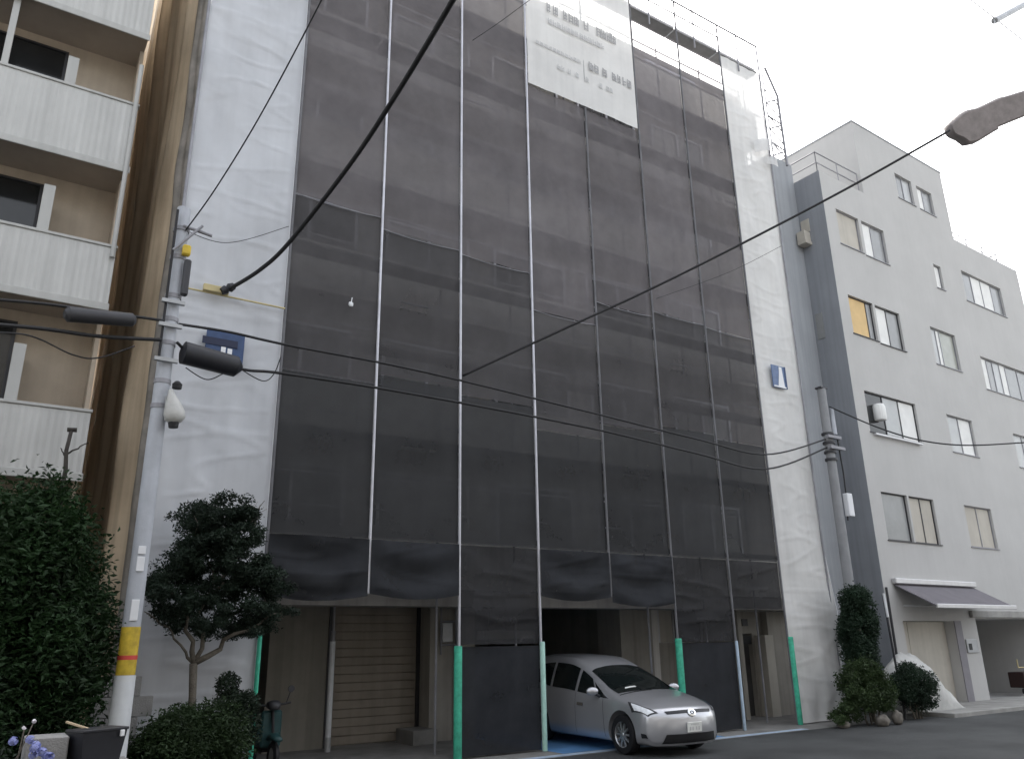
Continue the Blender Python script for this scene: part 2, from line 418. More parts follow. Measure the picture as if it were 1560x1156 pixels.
# entrance
MB().box(16.6, 16.75, 14.9, 16.3, 0, 2.95).box(17.55, 17.98, 15.3, 15.5, 0, 2.6).box(16.75, 17.0, 15.3, 15.5, 0, 2.6).box(17.0, 17.55, 15.3, 15.5, 2.05, 2.6).build('entry_wall', 'piertile', MBd)
dr = MB().box(17.02, 17.53, 15.42, 15.47, .02, 2.03, .005).build('door', 'maindark', MBd)
MB().box(17.06, 17.1, 15.36, 15.42, 1.0, 1.9).build('handle', 'black', dr)
MB().box(17.1, 17.5, 15.28, 15.3, 1.78, 2.0).build('door_head', 'black', dr)
MB().box(17.2, 17.42, 15.27, 15.3, 2.24, 2.42, .005).build('wall_sign', 'bronze', MBd)
MB().box(17.98, 19.4, 15.1, 15.5, 0, 2.6).build('end_wall', 'piertile', MBd)
MB().box(17.65, 17.97, 14.95, 15.3, 0, 2.0).build('entry_pier', 'rbeige', MBd)

# ------------------------------------------------------------------ scaffold
YS = 13.27
SX = [1.97] + [3.87 + 1.8 * i for i in range(8)] + [18.28]
SC = thing('scaffold', (10, 13.7, 0), 'steel tube scaffold along the main building carrying the mesh sheets', 'scaffold')
feet = {0: 0, 1: 0, 2: 2.76, 3: 0, 4: 0, 5: 2.78, 6: 0, 7: 0, 8: 0, 9: 0}
for i, x in enumerate(SX):
    top = 19.95
    MB().tube([(x, YS, feet[i]), (x, YS, top)], .027, 8).build('upright_pole', 'galv' if i in (2, 3, 4) else 'galvd' if i in (0, 9) else 'tubedark', SC, 'auto')
    MB().tube([(x, 14.15, 0 if i not in (2, 5) else 2.76), (x, 14.15, 18.9)], .024, 8).build('upright_pole', 'galvd', SC, 'auto')
LZ = [3.85, 5.65, 7.45, 9.25, 11.05, 12.85, 14.65, 16.45, 18.25]
for z in LZ:
    MB().tube([(SX[0], YS + .17, z + .95), (SX[-1], YS + .17, z + .95)], .022, 6).build('ledger_rail', 'galv', SC, 'auto')
    MB().tube([(SX[0], 14.1, z + .5), (SX[-1], 14.1, z + .5)], .022, 6).build('ledger_rail', 'galv', SC, 'auto')
    for i in range(9):
        if z > 18: MB().box(SX[i] + .02, SX[i + 1] - .02, 13.33, 13.74, 18.98, 19.03).build('walkway_plank', 'plank', SC)
        else: MB().box(SX[i] + .02, SX[i + 1] - .02, 13.62, 14.1, z, z + .05).build('walkway_plank', 'tubedark', SC)
for i in (1, 3, 5, 7):
    for j in (1, 4, 6):
        MB().tube([(SX[i], 14.12, LZ[j]), (SX[i + 1], 14.12, LZ[j + 1])], .018, 6).build('diagonal_brace', 'galvd', SC, 'auto')
MB().tube([(SX[5], YS - .03, 19.93), (SX[-1], YS - .03, 19.93)], .032, 6).build('guard_rail', 'galvd', SC, 'auto')
MB().tube([(SX[5], YS - .03, 19.45), (SX[-2], YS - .03, 19.45)], .025, 6).build('guard_rail', 'galvd', SC, 'auto')
for x in (11.9, 13.6, 15.4, 17.3):
    MB().tube([(x, YS, 18.6), (x + .03, YS, 20.05)], .024, 6).build('guard_post', 'galvd', SC, 'auto')
# side ladder frame past the right white sheet
lf = MB()
lf.tube([(18.95, 13.2, 15.75), (18.95, 13.2, 18.3), (18.5, 13.2, 19.2)], .04, 8)
lf.tube([(18.33, 13.2, 15.7), (18.33, 13.2, 19.3)], .022, 8)
zz = 15.9
k = 0
while zz < 18.3:
    lf.tube([(18.33, 13.2, zz), (18.95, 13.2, zz + (.35 if k % 2 == 0 else -.1))], .026, 6); lf.tube([(18.33, 13.2, zz + .5), (18.95, 13.2, zz + .1)], .022, 6)
    zz += .48; k += 1
lf.tube([(18.33, 14.0, 15.8), (18.33, 14.0, 19.2)], .022, 8)
lf.build('ladder_frame', 'galvd', SC, 'auto')


# ------------------------------------------------------------------ sheets
def cloth(name, x0, x1, z0, z1, m, label, cat, group=None, amp=.02, y=YS + .035, seed=0, sag=0, nxm=.11, fn=None, bulge=0., hem=False, drape=0., crease=0., nzm=.14):
    nx = max(8, int((x1 - x0) / nxm)); nzz = max(8, int((z1 - z0) / nzm))

    def P(u, v):
        x = x0 + (x1 - x0) * u; zb = z0 - sag * math.sin(math.pi * u)
        z = zb + (z1 - zb) * v
        e = min(1, 8 * min(u, 1 - u) + .15)
        cre = 0.
        if crease:
            w1 = nz(x * .55 + z * .10, z * 2.3, 1, seed + 11); w2 = nz(x * .8 - z * .5, z * 1.1 + x * .5, 1, seed + 17)
            cre = crease * (max(0, .10 - abs(w1)) * 1.0 + max(0, .06 - abs(w2)) * .9) * 10 * e
        d = -cre + amp * (nz(x * 1.3, z * .6, 1, seed) + .6 * nz(x * 4, z * 1.1, 1, seed + 5)) * e - bulge * math.sin(math.pi * u) * math.sin(math.pi * v)
        if drape: d += drape * math.sin(z * 9 + 2.5 * math.sin(math.pi * u) + seed) * math.sin(math.pi * u) ** .5 * (1 - v * .4)
        if fn: return fn(x, y + d, z, u, v)
        return (x, y + d, z)
    o = MB().grid(P, nx, nzz).build(name, m, None, True)
    tag(o, label, cat, group); recentre(o)
    if hem:
        h = MB()
        for u in hem:
            h.tube([Vector(P(u, j / 30)) + Vector((0, -.012, 0)) for j in range(31)], .012, 5)
        ho = h.build('hem', 'seamw', None, 'auto'); ho.parent = o; ho.matrix_parent_inverse = Matrix.Translation(-o.location)
    return o


ordn = ['first', 'second', 'third', 'fourth', 'fifth', 'sixth', 'seventh']
SPL = [10.05, 9.80, 9.72, 8.85, 9.45, 9.60, 9.55]
SPM = [6.55, 6.75, 6.62, 6.15, 6.5, 6.7, 6.6]
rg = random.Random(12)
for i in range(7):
    for nm_, c_, al_ in (('u', (.215, .201, .209), .75), ('m', (.112, .108, .112), .79), ('l', (.066, .067, .070), .85)):  # paler upper and darker lower rows: glare and shade put into the colours
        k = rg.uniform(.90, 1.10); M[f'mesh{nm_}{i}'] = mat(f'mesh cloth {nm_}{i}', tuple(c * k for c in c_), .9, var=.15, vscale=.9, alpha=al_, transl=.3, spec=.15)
GM = 'dark mesh sheets hung on the scaffold'
for i in range(7):
    a, b = SX[i + 1] + .02, SX[i + 2] - .02
    banner = SX[4] <= a < SX[6]
    zt = 14.78 if banner else 18.5
    tell = {0: 'beside the left white sheet', 1: 'between the two left pale poles', 2: 'left of the banner column', 3: 'under the banner left half',
            4: 'under the banner right half', 5: 'right of the banner', 6: 'beside the right white sheet'}[i]
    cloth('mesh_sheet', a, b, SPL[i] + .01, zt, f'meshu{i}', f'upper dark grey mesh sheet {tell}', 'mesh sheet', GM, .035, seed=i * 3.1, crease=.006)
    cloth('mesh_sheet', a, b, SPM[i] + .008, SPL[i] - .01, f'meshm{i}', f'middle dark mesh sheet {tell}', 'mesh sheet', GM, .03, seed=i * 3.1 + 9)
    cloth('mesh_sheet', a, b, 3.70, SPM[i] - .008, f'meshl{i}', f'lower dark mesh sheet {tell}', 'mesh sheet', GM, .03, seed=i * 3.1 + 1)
    st = {0: 'above the dark scooter bay', 1: 'above the brown shutter', 2: 'above the dark left ground panel', 3: 'above the silver car',
          4: 'above the pillar behind the car', 5: 'above the right ground panel', 6: 'above the entrance door'}[i]
    zb = {0: 2.72, 1: 2.76, 2: 1.90, 3: 2.78, 4: 2.68, 5: 1.88, 6: 2.58}[i]
    cloth('mesh_skirt', a, b, zb, 3.68, 'meshdense' if i in (0, 1, 3, 4) else 'mesh', f'folded dark mesh skirt {st}', 'mesh skirt', 'dark mesh skirts under the sheets', .07,
          y=YS - .03 if i in (0, 1, 3, 4) else YS + .035, seed=i * 2.3 + 7, sag=.09 if i in (0, 1, 3, 4) else 0, drape=.085 if i in (0, 1, 3, 4) else .02, crease=.035, nzm=.04)
    if i in (2, 5):
        cloth('ground_panel', a, b, .04, 1.86, 'meshdense', 'black mesh panel down to the ground between green posts left of the car' if i == 2 else 'black mesh panel down to the ground right of the car nose',
              'mesh panel', 'black ground panels', .025, seed=i)
GR = 'pale ropes along the mesh joints'
for i in range(7):      # lacing ropes at the joints
    pts = [(SX[i + 1] + 1.8 * t, YS + .0 + .01 * math.sin(9 * t), SPL[i] - .05 * math.sin(math.pi * t)) for t in [j / 12 for j in range(13)]]
    tell = ['left white sheet', 'two pale poles', 'banner left edge', 'banner left half', 'banner right half', 'banner right edge', 'right white sheet'][i]
    o = MB().tube(pts, .009, 6).build('lacing_rope', 'galvd', None, 'auto'); recentre(tag(o, f'pale rope along the mid height mesh joint by the {tell}', 'rope', GR))


def left_fn(x, y, z, u, v):
    return (x, y, z)


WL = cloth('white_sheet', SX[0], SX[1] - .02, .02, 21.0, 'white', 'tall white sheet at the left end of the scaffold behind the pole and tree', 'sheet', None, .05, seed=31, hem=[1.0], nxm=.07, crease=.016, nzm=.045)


def right_fn(x, y, z, u, v):
    k = max(0, 1 - z / 4.2)
    if z < 4.2: x += u * (.16 * math.sin(math.pi * min(1, (4.2 - z) / 3.4)) - .3 * max(0, .6 - z)); y -= u * .12 * k + .05 * k * math.sin(7 * u + 3 * z)
    return (x, y, z)


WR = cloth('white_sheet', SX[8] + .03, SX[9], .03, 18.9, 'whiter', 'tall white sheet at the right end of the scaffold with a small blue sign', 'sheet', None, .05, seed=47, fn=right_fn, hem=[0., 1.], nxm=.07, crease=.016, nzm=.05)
BN = cloth('banner', SX[4] + .03, SX[6] - .06, 14.8, 19.4, 'whiter', 'white banner with rows of grey printed characters high on the dark mesh', 'banner', None, .02, seed=58, y=YS - .03, crease=.006)
# grey print, illegible blocks of strokes


def glyph(b, x, z, w, h, seed, th=.03):
    r = random.Random(seed)
    y0, y1 = YS - .062, YS - .058
    b.box(x, x + th, y0, y1, z, z + h)
    if r.random() < .8: b.box(x + w - th, x + w, y0, y1, z, z + h * r.uniform(.7, 1))
    for q in range(r.randint(2, 3)):
        zz = z + h * (q + .3) / 3
        b.box(x + th, x + w - th - .001, y0 + .001, y1 - .001, zz, zz + th)
    if r.random() < .5: b.box(x + w * .45, x + w * .45 + th, y0 - .001, y1 + .001, z + .01, z + h * .9)


rows = [([9.92, 10.12, 10.45, 10.62, 10.80, 11.12, 11.55, 11.72, 11.90, 12.06], 17.22, .15, .30, .032, 'print'), ([9.95 + q * .145 for q in range(13)], 16.86, .11, .17, .024, 'printl'),
        ([9.55 + q * .13 for q in range(11)], 16.05, .09, .11, .018, 'printl'), ([11.22, 11.40, 11.68, 12.0, 12.18, 12.36, 12.52], 15.98, .14, .26, .034, 'print'), ([10.2, 10.32, 10.52, 10.78, 11.1, 11.55, 11.78, 11.9], 15.56, .08, .15, .02, 'printl')]
for k, (xs, z, w2, h2, th, m) in enumerate(rows):
    b = MB()
    for q, x in enumerate(xs): glyph(b, x, z, w2, h2, k * 40 + q, th)
    o = b.build('lettering_row', m, None); o.parent = BN; o.matrix_parent_inverse = Matrix.Translation(-BN.location)
# flap of white cloth high on the right sheet
fl = MB().grid(lambda u, v: (17.5 + 1.1 * u, YS - .06 - .05 * math.sin(3 * u), 15.72 + .42 * v + .55 * u - .15 * u * u), 10, 6)
fl.grid(lambda u, v: (17.95 + .55 * u, YS - .10 - .04 * math.sin(4 * u + v), 15.45 + .5 * v * (.4 + u * .5) + .1 * u), 8, 6)
o = fl.build('sheet_flap', 'flap', None, True); recentre(tag(o, 'torn white flap loose near the top of the right white sheet', 'sheet'))
# horizontal seam rod on the left sheet with a yellow end
rd = thing('seam_rod', at(350, 452, 13.2), 'thin yellowish rod across the left white sheet holding the thick black cable', 'rod')
a, b = at(272, 436, 13.2), at(434, 470, 13.2)
MB().tube([a, b], .016, 6).build('rod', 'yellowrod', rd, 'auto')
c = at(330, 442, 13.16); MB().box(c.x - .22, c.x + .2, 13.12, 13.2, c.z - .05, c.z + .07, .01).build('yellow_block', 'yellowrod', rd)
c = at(347, 440, 13.1); MB().lathe([(0, -.12), (.06, -.12), (.08, -.04), (.05, 0), (.08, .04), (.06, .12), (0, .12)], c, (1, 0, .8), 12).build('insulator', 'blackp', rd, 'auto')
# faint drawn outlines printed on the left sheet are creases in a second small patch
# beige tarp down the side of the scaffold
tp = MB()


def tarpP(u, v):
    z = .05 + 21.5 * v; y = 13.75 + (11.6 - .22 * max(0, z - 10)) * u
    fold = .16 * math.sin(y * 2.6 + .5 * math.sin(z * .35)) + .10 * math.sin(y * 6.1 + z * .12) + .05 * math.sin(y * 13 + 1.2 * math.sin(z * .5)) + .08 * nz(y * 1.2, z * .35, 1, 91)
    bul = .12 * math.sin(z * .42 + 1.0) * u
    return (1.93 - .12 - fold * .75 - bul, y + (.7 * math.sin(z * .3) - .25) * u * u, z)


tp.grid(tarpP, 150, 70); o = tp.build('side_tarp', 'tarp', None, True); recentre(tag(o, 'beige tarpaulin with long vertical folds on the scaffold side by the white apartments', 'tarpaulin'))
tp = MB().grid(lambda u, v: (1.965 - .12 * math.sin(3.1 * u) - .03 * nz(u * 3, v * 18, 1, 12) - .03 * math.sin(18 * u + 2 * nz(u, v * 12, 1, 4)), 13.27 + .62 * u, .05 + 21 * v), 16, 120)
o = tp.build('corner_tarp', 'tarpd', None, True); recentre(tag(o, 'narrow dark crinkled tarpaulin at the scaffold corner beside the left white sheet', 'tarpaulin'))

# ------------------------------------------------------------------ foam covers at the scaffold feet
GF = 'padded covers on the scaffold feet'


def cover(x, z0, z1, m, label, tilt=0., r=.055):
    b = MB().lathe([(0, z0), (r * .9, z0), (r, z0 + .02), (r, z1 - .02), (r * .9, z1), (0, z1)], (0, 0, 0), (0, 0, 1), 14)
    b.v = [(v[0] + tilt * v[2], v[1], v[2]) for v in b.v]
    o = b.build('post_cover', m, None, 'auto'); o.location = (x, YS - .02, 0); tag(o, label, 'post cover', GF); return o


cover(SX[1] + .0, .02, 2.35, 'green', 'green padded cover at the corner of the left white sheet behind the bush', r=.035)
cover(SX[3] - .03, .01, 1.88, 'green', 'bright green padded cover left of the black ground panel by the shutter', r=.075)
cover(SX[4] + .02, .01, 1.93, 'palegreen', 'pale green cover between the black ground panel and the car', r=.05)
cover(SX[6] + .0, .01, 1.95, 'green', 'green padded cover just behind the car bonnet', r=.075)
cover(SX[7] + .0, .01, 1.88, 'bluewhite', 'thin pale blue cover right of the black panel beside the car nose', r=.035)
cover(SX[8] + .06, .01, 1.95, 'green', 'green padded cover right of the entrance against the right white sheet', r=.075)
ar = MB().box(SX[4] + .05, SX[4] + .28, YS - .05, YS + .02, 1.90, 1.95, .008)
wp = thing('white_post', (6.09, 15.9, 0), 'slim white steel post with a grey foot in front of the brown shutter', 'post')
MB().tube([(6.09, 15.9, .25), (6.09, 15.9, 2.0)], .055, 12).build('shaft', 'sleeve', wp, 'auto')
MB().tube([(6.09, 15.9, 0), (6.09, 15.9, .26)], .06, 12).build('foot', 'steelgrey', wp, 'auto')
MB().tube([(6.09, 15.9, 2.0), (6.09, 15.9, 2.2)], .045, 12).tube([(6.09, 15.9, 2.2), (6.09, 15.9, 2.9)], .025, 8).build('collar', 'galvd', wp, 'auto')


# ------------------------------------------------------------------ signs
def flat_sign(name, y, corners, label, m):
    c = [at(px, py, y) for px, py in corners]
    x0 = (c[0].x + c[3].x) / 2; x1 = (c[1].x + c[2].x) / 2; z1 = (c[0].z + c[1].z) / 2; z0 = (c[2].z + c[3].z) / 2
    t = thing(name, (x0, y, z0), label, 'sign'); MB().box(x0, x1, y, y + .03, z0, z1, .005).build('panel', m, t)
    return t, x0, x1, z0, z1


t, x0, x1, z0, z1 = flat_sign('wall_sign', 13.2, [(313, 500), (372, 513), (370, 568), (313, 553)], 'dark blue sign with a navy bar and two white strokes on the left white sheet', 'blue')
w_ = x1 - x0; h_ = z1 - z0
MB().box(x0 - .06, x0 + .82 * w_, 13.185, 13.198, z0 + .60 * h_, z0 + .80 * h_).build('bar', 'navy', t)
MB().box(x0 + .40 * w_, x0 + .52 * w_, 13.19, 13.198, z0 + .18 * h_, z0 + .58 * h_).box(x0 + .57 * w_, x0 + .69 * w_, 13.19, 13.198, z0 + .12 * h_, z0 + .56 * h_).build('stroke', 'signwhite', t)
b = MB()
for k in range(8):
    t0 = math.pi * k / 8; t1 = math.pi * (k + 1) / 8; cx_ = x0 + .30 * w_; cz_ = z0 + .24 * h_
    q = [(cx_ + r * math.cos(tt) * w_, 13.195, cz_ + r * 1.3 * math.sin(tt) * h_) for r, tt in ((.05, t0), (.09, t0), (.09, t1), (.05, t1))]
    b.quad(*q)
b.build('curve', 'signwhite', t)
t, x0, x1, z0, z1 = flat_sign('wall_sign', 13.2, [(1175, 556), (1195, 558), (1200, 592), (1179, 590)], 'small blue sign with a white tower shape on the right white sheet', 'bluel')
w_ = x1 - x0; h_ = z1 - z0
MB().add([(x0 + .35 * w_, 13.195, z0 + .05 * h_), (x0 + .82 * w_, 13.195, z0 + .05 * h_), (x0 + .72 * w_, 13.195, z0 + .95 * h_), (x0 + .52 * w_, 13.195, z0 + .95 * h_), (x0 + .50 * w_, 13.195, z0 + .7 * h_)], [(0, 1, 2, 3, 4)]).build('tower_mark', 'signwhite', t)
MB().box(x0 + .02, x1 - .02, 13.19, 13.197, z0 + .01, z0 + .08 * h_).build('base_line', 'signwhite', t)
MB().box(x1 - .05, x1, 13.188, 13.199, z0, z1).build('edge', 'blue', t)

# ------------------------------------------------------------------ utility pole at the left
PX, PY = 1.68, 11.2
UP = thing('utility_pole', (PX, PY, 0), 'pale concrete utility pole with a yellow and red wrap before the left white sheet', 'pole')
MB().tube([(PX, PY, 0), (PX, PY, 4), (PX, PY, 8.0)], [.112, .104, .095], 20).build('shaft', 'pole', UP, 'auto')
MB().tube([(PX, PY, .3), (PX, PY, 1.62)], [.126, .122], 20).build('sleeve', 'sleeve', UP, 'auto')
MB().tube([(PX, PY, 1.625), (PX, PY, 2.18)], .112, 20).build('warning_wrap', 'yellow', UP, 'auto')
MB().tube([(PX, PY, 1.80), (PX, PY, 1.85)], .115, 20, False).build('warning_band', 'red', UP, 'auto')
for z0, z1 in ((2.25, 2.5), (2.84, 3.02), (3.05, 3.15)):
    MB().box(PX - .05, PX + .04, PY - .122, PY - .105, z0, z1, .004).build('number_plate', 'signwhite', UP)
for z in (5.0, 5.35, 5.9, 6.25, 6.6, 7.2, 7.65):
    MB().tube([(PX, PY, z - .03), (PX, PY, z + .03)], .110, 20).build('clamp_band', 'galvd', UP, 'auto')
MB().tube([(PX - .1, PY - .14, 7.25), (PX + .25, PY - .16, 7.72)], .02).tube([(PX, PY - .1, 7.68), (PX + .4, PY - .12, 7.62)], .025).build('bracket_arm', 'galvd', UP, 'auto')
MB().box(PX + .02, PX + .13, PY - .2, PY - .1, 7.2, 7.36, .02).build('yellow_fitting', 'yellow', UP)
MB().box(PX + .07, PX + .16, PY - .18, PY - .08, 6.6, 7.15, .02).build('junction_box', 'bronze', UP)
MB().tube([(PX - .1, PY - .12, 5.6), (PX - .1, PY - .12, 7.9)], .018).build('cable_riser', 'black', UP, 'auto')
for z in (5.6, 6.1, 6.45): MB().box(PX - .16, PX + .14, PY - .17, PY - .11, z, z + .05).build('cross_fitting', 'steelgrey', UP)
# wrapped lamp
LPc = at(262, 622, 11.0)
LT = thing('lamp', (LPc.x, 11.0, LPc.z - .2), 'white plastic wrapped lamp hanging off the utility pole', 'lamp')
MB().tube([(PX + .1, 11.1, LPc.z - .05), (LPc.x - .05, 11.05, LPc.z + .18)], .045, 8).build('arm', 'steelgrey', LT, 'auto')
MB().lathe([(0, .27), (.03, .26), (.05, .18), (.10, .06), (.135, -.06), (.13, -.14), (.08, -.19), (0, -.2)], (LPc.x + .02, 11.0, LPc.z), (-.25, 0, 1), 14).build('wrapped_shade', 'plastic', LT, True)
MB().lathe([(0, -.19), (.07, -.19), (.06, -.26), (0, -.26)], (LPc.x + .02, 11.0, LPc.z), (-.1, 0, 1), 12).lathe([(0, .28), (.06, .28), (.065, .34), (.03, .38), (0, .39)], (LPc.x + .03, 11.0, LPc.z), (.0, 0, 1), 12).build('cap', 'black', LT, 'auto')

# ------------------------------------------------------------------ cables


def cable(pts, r, label, name='cable', m='black', steps=10, group=None):
    pts = [Vector(p) for p in pts]; out = []
    for i in range(len(pts) - 1):
        p0 = pts[max(i - 1, 0)]; p1 = pts[i]; p2 = pts[i + 1]; p3 = pts[min(i + 2, len(pts) - 1)]
        for k in range(steps):
            t = k / steps
            out.append(.5 * ((2 * p1) + (p2 - p0) * t + (2 * p0 - 5 * p1 + 4 * p2 - p3) * t * t + (3 * p1 - p0 - 3 * p2 + p3) * t ** 3))
    out.append(pts[-1])
    o = MB().tube(out, r, 7).build(name, m, None, True); recentre(tag(o, label, 'cable', group)); return o


cable([at(350, 440, 13.08), at(395, 412, 12.4), at(440, 370, 11.6), at(530, 255, 9.8), at(600, 150, 8.2), at(690, 0, 6.4), at(760, -130, 5.2)], .035, 'thick black cable curving from the left white sheet up over the street')
cable([at(282, 352, 11.1), at(330, 285, 10.3), at(400, 170, 9.2), at(490, 0, 7.9), at(530, -90, 7.2)], .010, 'thin dark wire rising steeply from the utility pole top')
cable([at(705, 572, 13.15), at(850, 505, 12.3), at(1000, 436, 11.2), at(1150, 361, 9.8), at(1300, 282, 8.3), at(1447, 199, 6.75)], .026, 'long dark cable rising across the mesh to the grey splice closure')
cable([at(270, 345, 13.1), at(345, 370, 13.1), at(440, 345, 13.15)], .006, 'faint thin wire sagging across the upper left white sheet')
_p = at(1292, 880, 12.85); RP = Vector((_p.x, 12.85, 0)); RZ = at(1272, 598, 12.85).z     # right pole
cable([(PX + .1, PY - .13, 6.17), at(350, 506, 11.3), at(440, 526, 11.45), at(640, 565, 11.75), at(900, 628, 12.1), at(1060, 668, 12.4), at(1168, 692, 12.6), (RP.x - .1, RP.y, 6.95)], .020, 'upper black cable crossing the mesh from the left pole to the right pole')
cable([(PX + .1, PY - .13, 5.9), at(300, 545, 11.25), at(372, 563, 11.35), at(440, 570, 11.45), at(640, 602, 11.75), at(900, 652, 12.1), at(1060, 690, 12.4), at(1168, 714, 12.6), (RP.x - .1, RP.y, 6.72)], .022, 'lower black cable crossing the mesh from the left pole to the right pole')
cable([at(283, 560, 11.15), at(315, 578, 11.2), at(345, 567, 11.25), at(366, 562, 11.25)], .008, 'thin wire loop hanging under the black closure by the left pole')
cable([at(366, 562, 11.3), at(400, 580, 11.3), at(417, 570, 11.4), at(428, 543, 11.4)], .008, 'thin wire loop hanging at the right of the blue sign')
cable([at(-60, 452, 10.4), at(60, 462, 10.7), at(150, 474, 10.9), (PX - .1, PY - .13, 6.18)], .02, 'upper cable from the left edge to the utility pole')
cable([at(-60, 490, 10.4), at(60, 500, 10.7), at(150, 512, 10.9), (PX - .1, PY - .13, 5.9)], .026, 'lower cable from the left edge to the utility pole')
cable([at(-60, 507, 10.2), at(40, 510, 10.6), at(110, 540, 10.8), at(150, 545, 10.9), at(205, 527, 11.0)], .010, 'thin slack wire under the cables left of the utility pole')
cable([(RP.x + .1, RP.y - .1, RZ - .5), at(1335, 650, 12.0), at(1400, 670, 11.3), at(1470, 678, 10.6), at(1560, 674, 9.9), at(1640, 668, 9.2)], .019, 'black cable from the right pole across the grey building windows')
cable([at(1460, -14, 6.5), at(1515, 28, 6.4), at(1600, 95, 6.2)], .011, 'fine wire at the upper right corner of the sky')
cable([at(1540, 152, 6.6), at(1620, 110, 6.2)], .016, 'short cable leaving the grey splice closure toward the right edge')
cable([at(720, 62, 13.1), at(760, 35, 12.8), at(805, 2, 12.4), at(850, -30, 12)], .008, 'faint wire across the upper mesh left of the banner')
cable([at(1000, 455, 13.12), at(1110, 415, 12.9), at(1190, 375, 12.6)], .006, 'faint wire rising across the right mesh under the long cable')


def closure(name, p, q, prof, m, label, tilt=None):
    p = Vector(p); q = Vector(q); L = (q - p).length
    b = MB().lathe([(r, t * L) for t, r in prof], p, q - p, 16)
    o = b.build(name, m, None, 'auto'); recentre(tag(o, label, 'splice closure')); return o


# the bulky one: a flat moulded case, outline in its own plane, 0.34 m thick
oc = at(1490, 184, 6.7); ax = Vector((.7187, -.6057, .3417)).normalized(); vw = (oc - Vector((0, 0, HC))).normalized(); upv = vw.cross(ax).normalized(); upv = upv if upv.z > 0 else -upv; dv = ax.cross(upv).normalized()
prof = [(-.39, .02), (-.385, .06), (-.36, .085), (-.22, .13), (-.13, .145), (-.06, .135), (.0, .125), (.3, .14), (.36, .13), (.62, .11), (.66, .0), (.62, -.14), (.16, -.14), (.15, -.165), (.10, -.17), (-.10, -.20), (-.16, -.205), (-.24, -.19), (-.30, -.11), (-.36, -.06), (-.385, -.03)]
n_ = len(prof); b = MB(); vs = []; CS = 1.75
for dd, k in ((-.13, .86), (-.10, .97), (0, 1.), (.10, .97), (.13, .86)):
    vs += [oc + ax * (x * CS) * (1 if k > .9 else .97) + upv * (y * k * CS * 1.2) + dv * dd * 1.3 for x, y in prof]
fs = [(r * n_ + i, r * n_ + (i + 1) % n_, (r + 1) * n_ + (i + 1) % n_, (r + 1) * n_ + i) for r in range(4) for i in range(n_)] + [tuple(range(n_))[::-1], tuple(range(4 * n_, 5 * n_))]
o = b.add(vs, fs).build('splice_closure', 'closure', None, 'auto', recalc=True); recentre(tag(o, 'bulky grey brown moulded splice closure on the long cable at the upper right', 'splice closure'))
closure('splice_closure', at(98, 478, 10.7), at(206, 488, 10.9), [(0, 0), (0, .05), (.05, .10), (.95, .09), (1, .05), (1, 0)], 'bronze', 'dark cylindrical splice closure on the cables left of the pole')
closure('splice_closure', at(275, 536, 11.15), at(368, 561, 11.25), [(0, 0), (0, .06), (.04, .16), (.9, .15), (1, .05), (1, 0)], 'blackp', 'long black splice closure in front of the blue sign')
a = at(1515, 32, 6.4); b_ = at(1600, -14, 6.2)
o = MB().tube([a, b_], .075, 10).tube([a + Vector((0, 0, .04)), a + Vector((.01, 0, -.07))], .02, 6).build('pole_arm', 'steelgrey', None, 'auto'); recentre(tag(o, 'grey steel arm end poking into the sky at the upper right', 'arm'))

# ------------------------------------------------------------------ right utility pole
RT = thing('utility_pole', RP, 'thin grey utility pole with clamps between the right white sheet and grey building', 'pole')
MB().tube([(RP.x, RP.y, 0), (RP.x, RP.y, RZ)], [.14, .11], 18).build('shaft', 'poled', RT, 'auto')
MB().tube([(RP.x + .22, RP.y - .05, 7.1), (RP.x + .26, RP.y - .05, RZ - .5)], [.08, .05], 12).build('insulator_tube', 'pole', RT, 'auto')
MB().box(RP.x - .25, RP.x + .3, RP.y - .2, RP.y - .11, 6.95, 7.03).box(RP.x - .2, RP.x + .4, RP.y - .2, RP.y - .11, 6.66, 6.74).build('cross_arm', 'galvd', RT)
for z in (6.4, 6.6, 6.85, 7.1): MB().tube([(RP.x, RP.y, z - .03), (RP.x, RP.y, z + .03)], .16, 16).build('clamp_band', 'bronze', RT, 'auto')
MB().tube([(RP.x + .25, RP.y - .1, 7.0), (RP.x + .3, RP.y - .1, 6.1), (RP.x + .28, RP.y - .1, 5.4), (RP.x + .2, RP.y - .1, 4.8)], .02).build('cable_riser', 'black', RT, 'auto')
MB().box(RP.x + .18, RP.x + .4, RP.y - .2, RP.y - .05, 4.9, 5.5, .015).build('junction_box', 'signwhite', RT)
MB().box(RP.x - .14, RP.x + .14, RP.y - .1, RP.y + .1, RZ, RZ + .05).build('cap', 'bronze', RT)

# ------------------------------------------------------------------ grey building at the right (local axes: x along the street, y into the plot)
GB = thing('grey_building', (20.93, 13.45, 0), 'grey rendered five storey building with a roof tower at the right', 'building', rz=R(2))


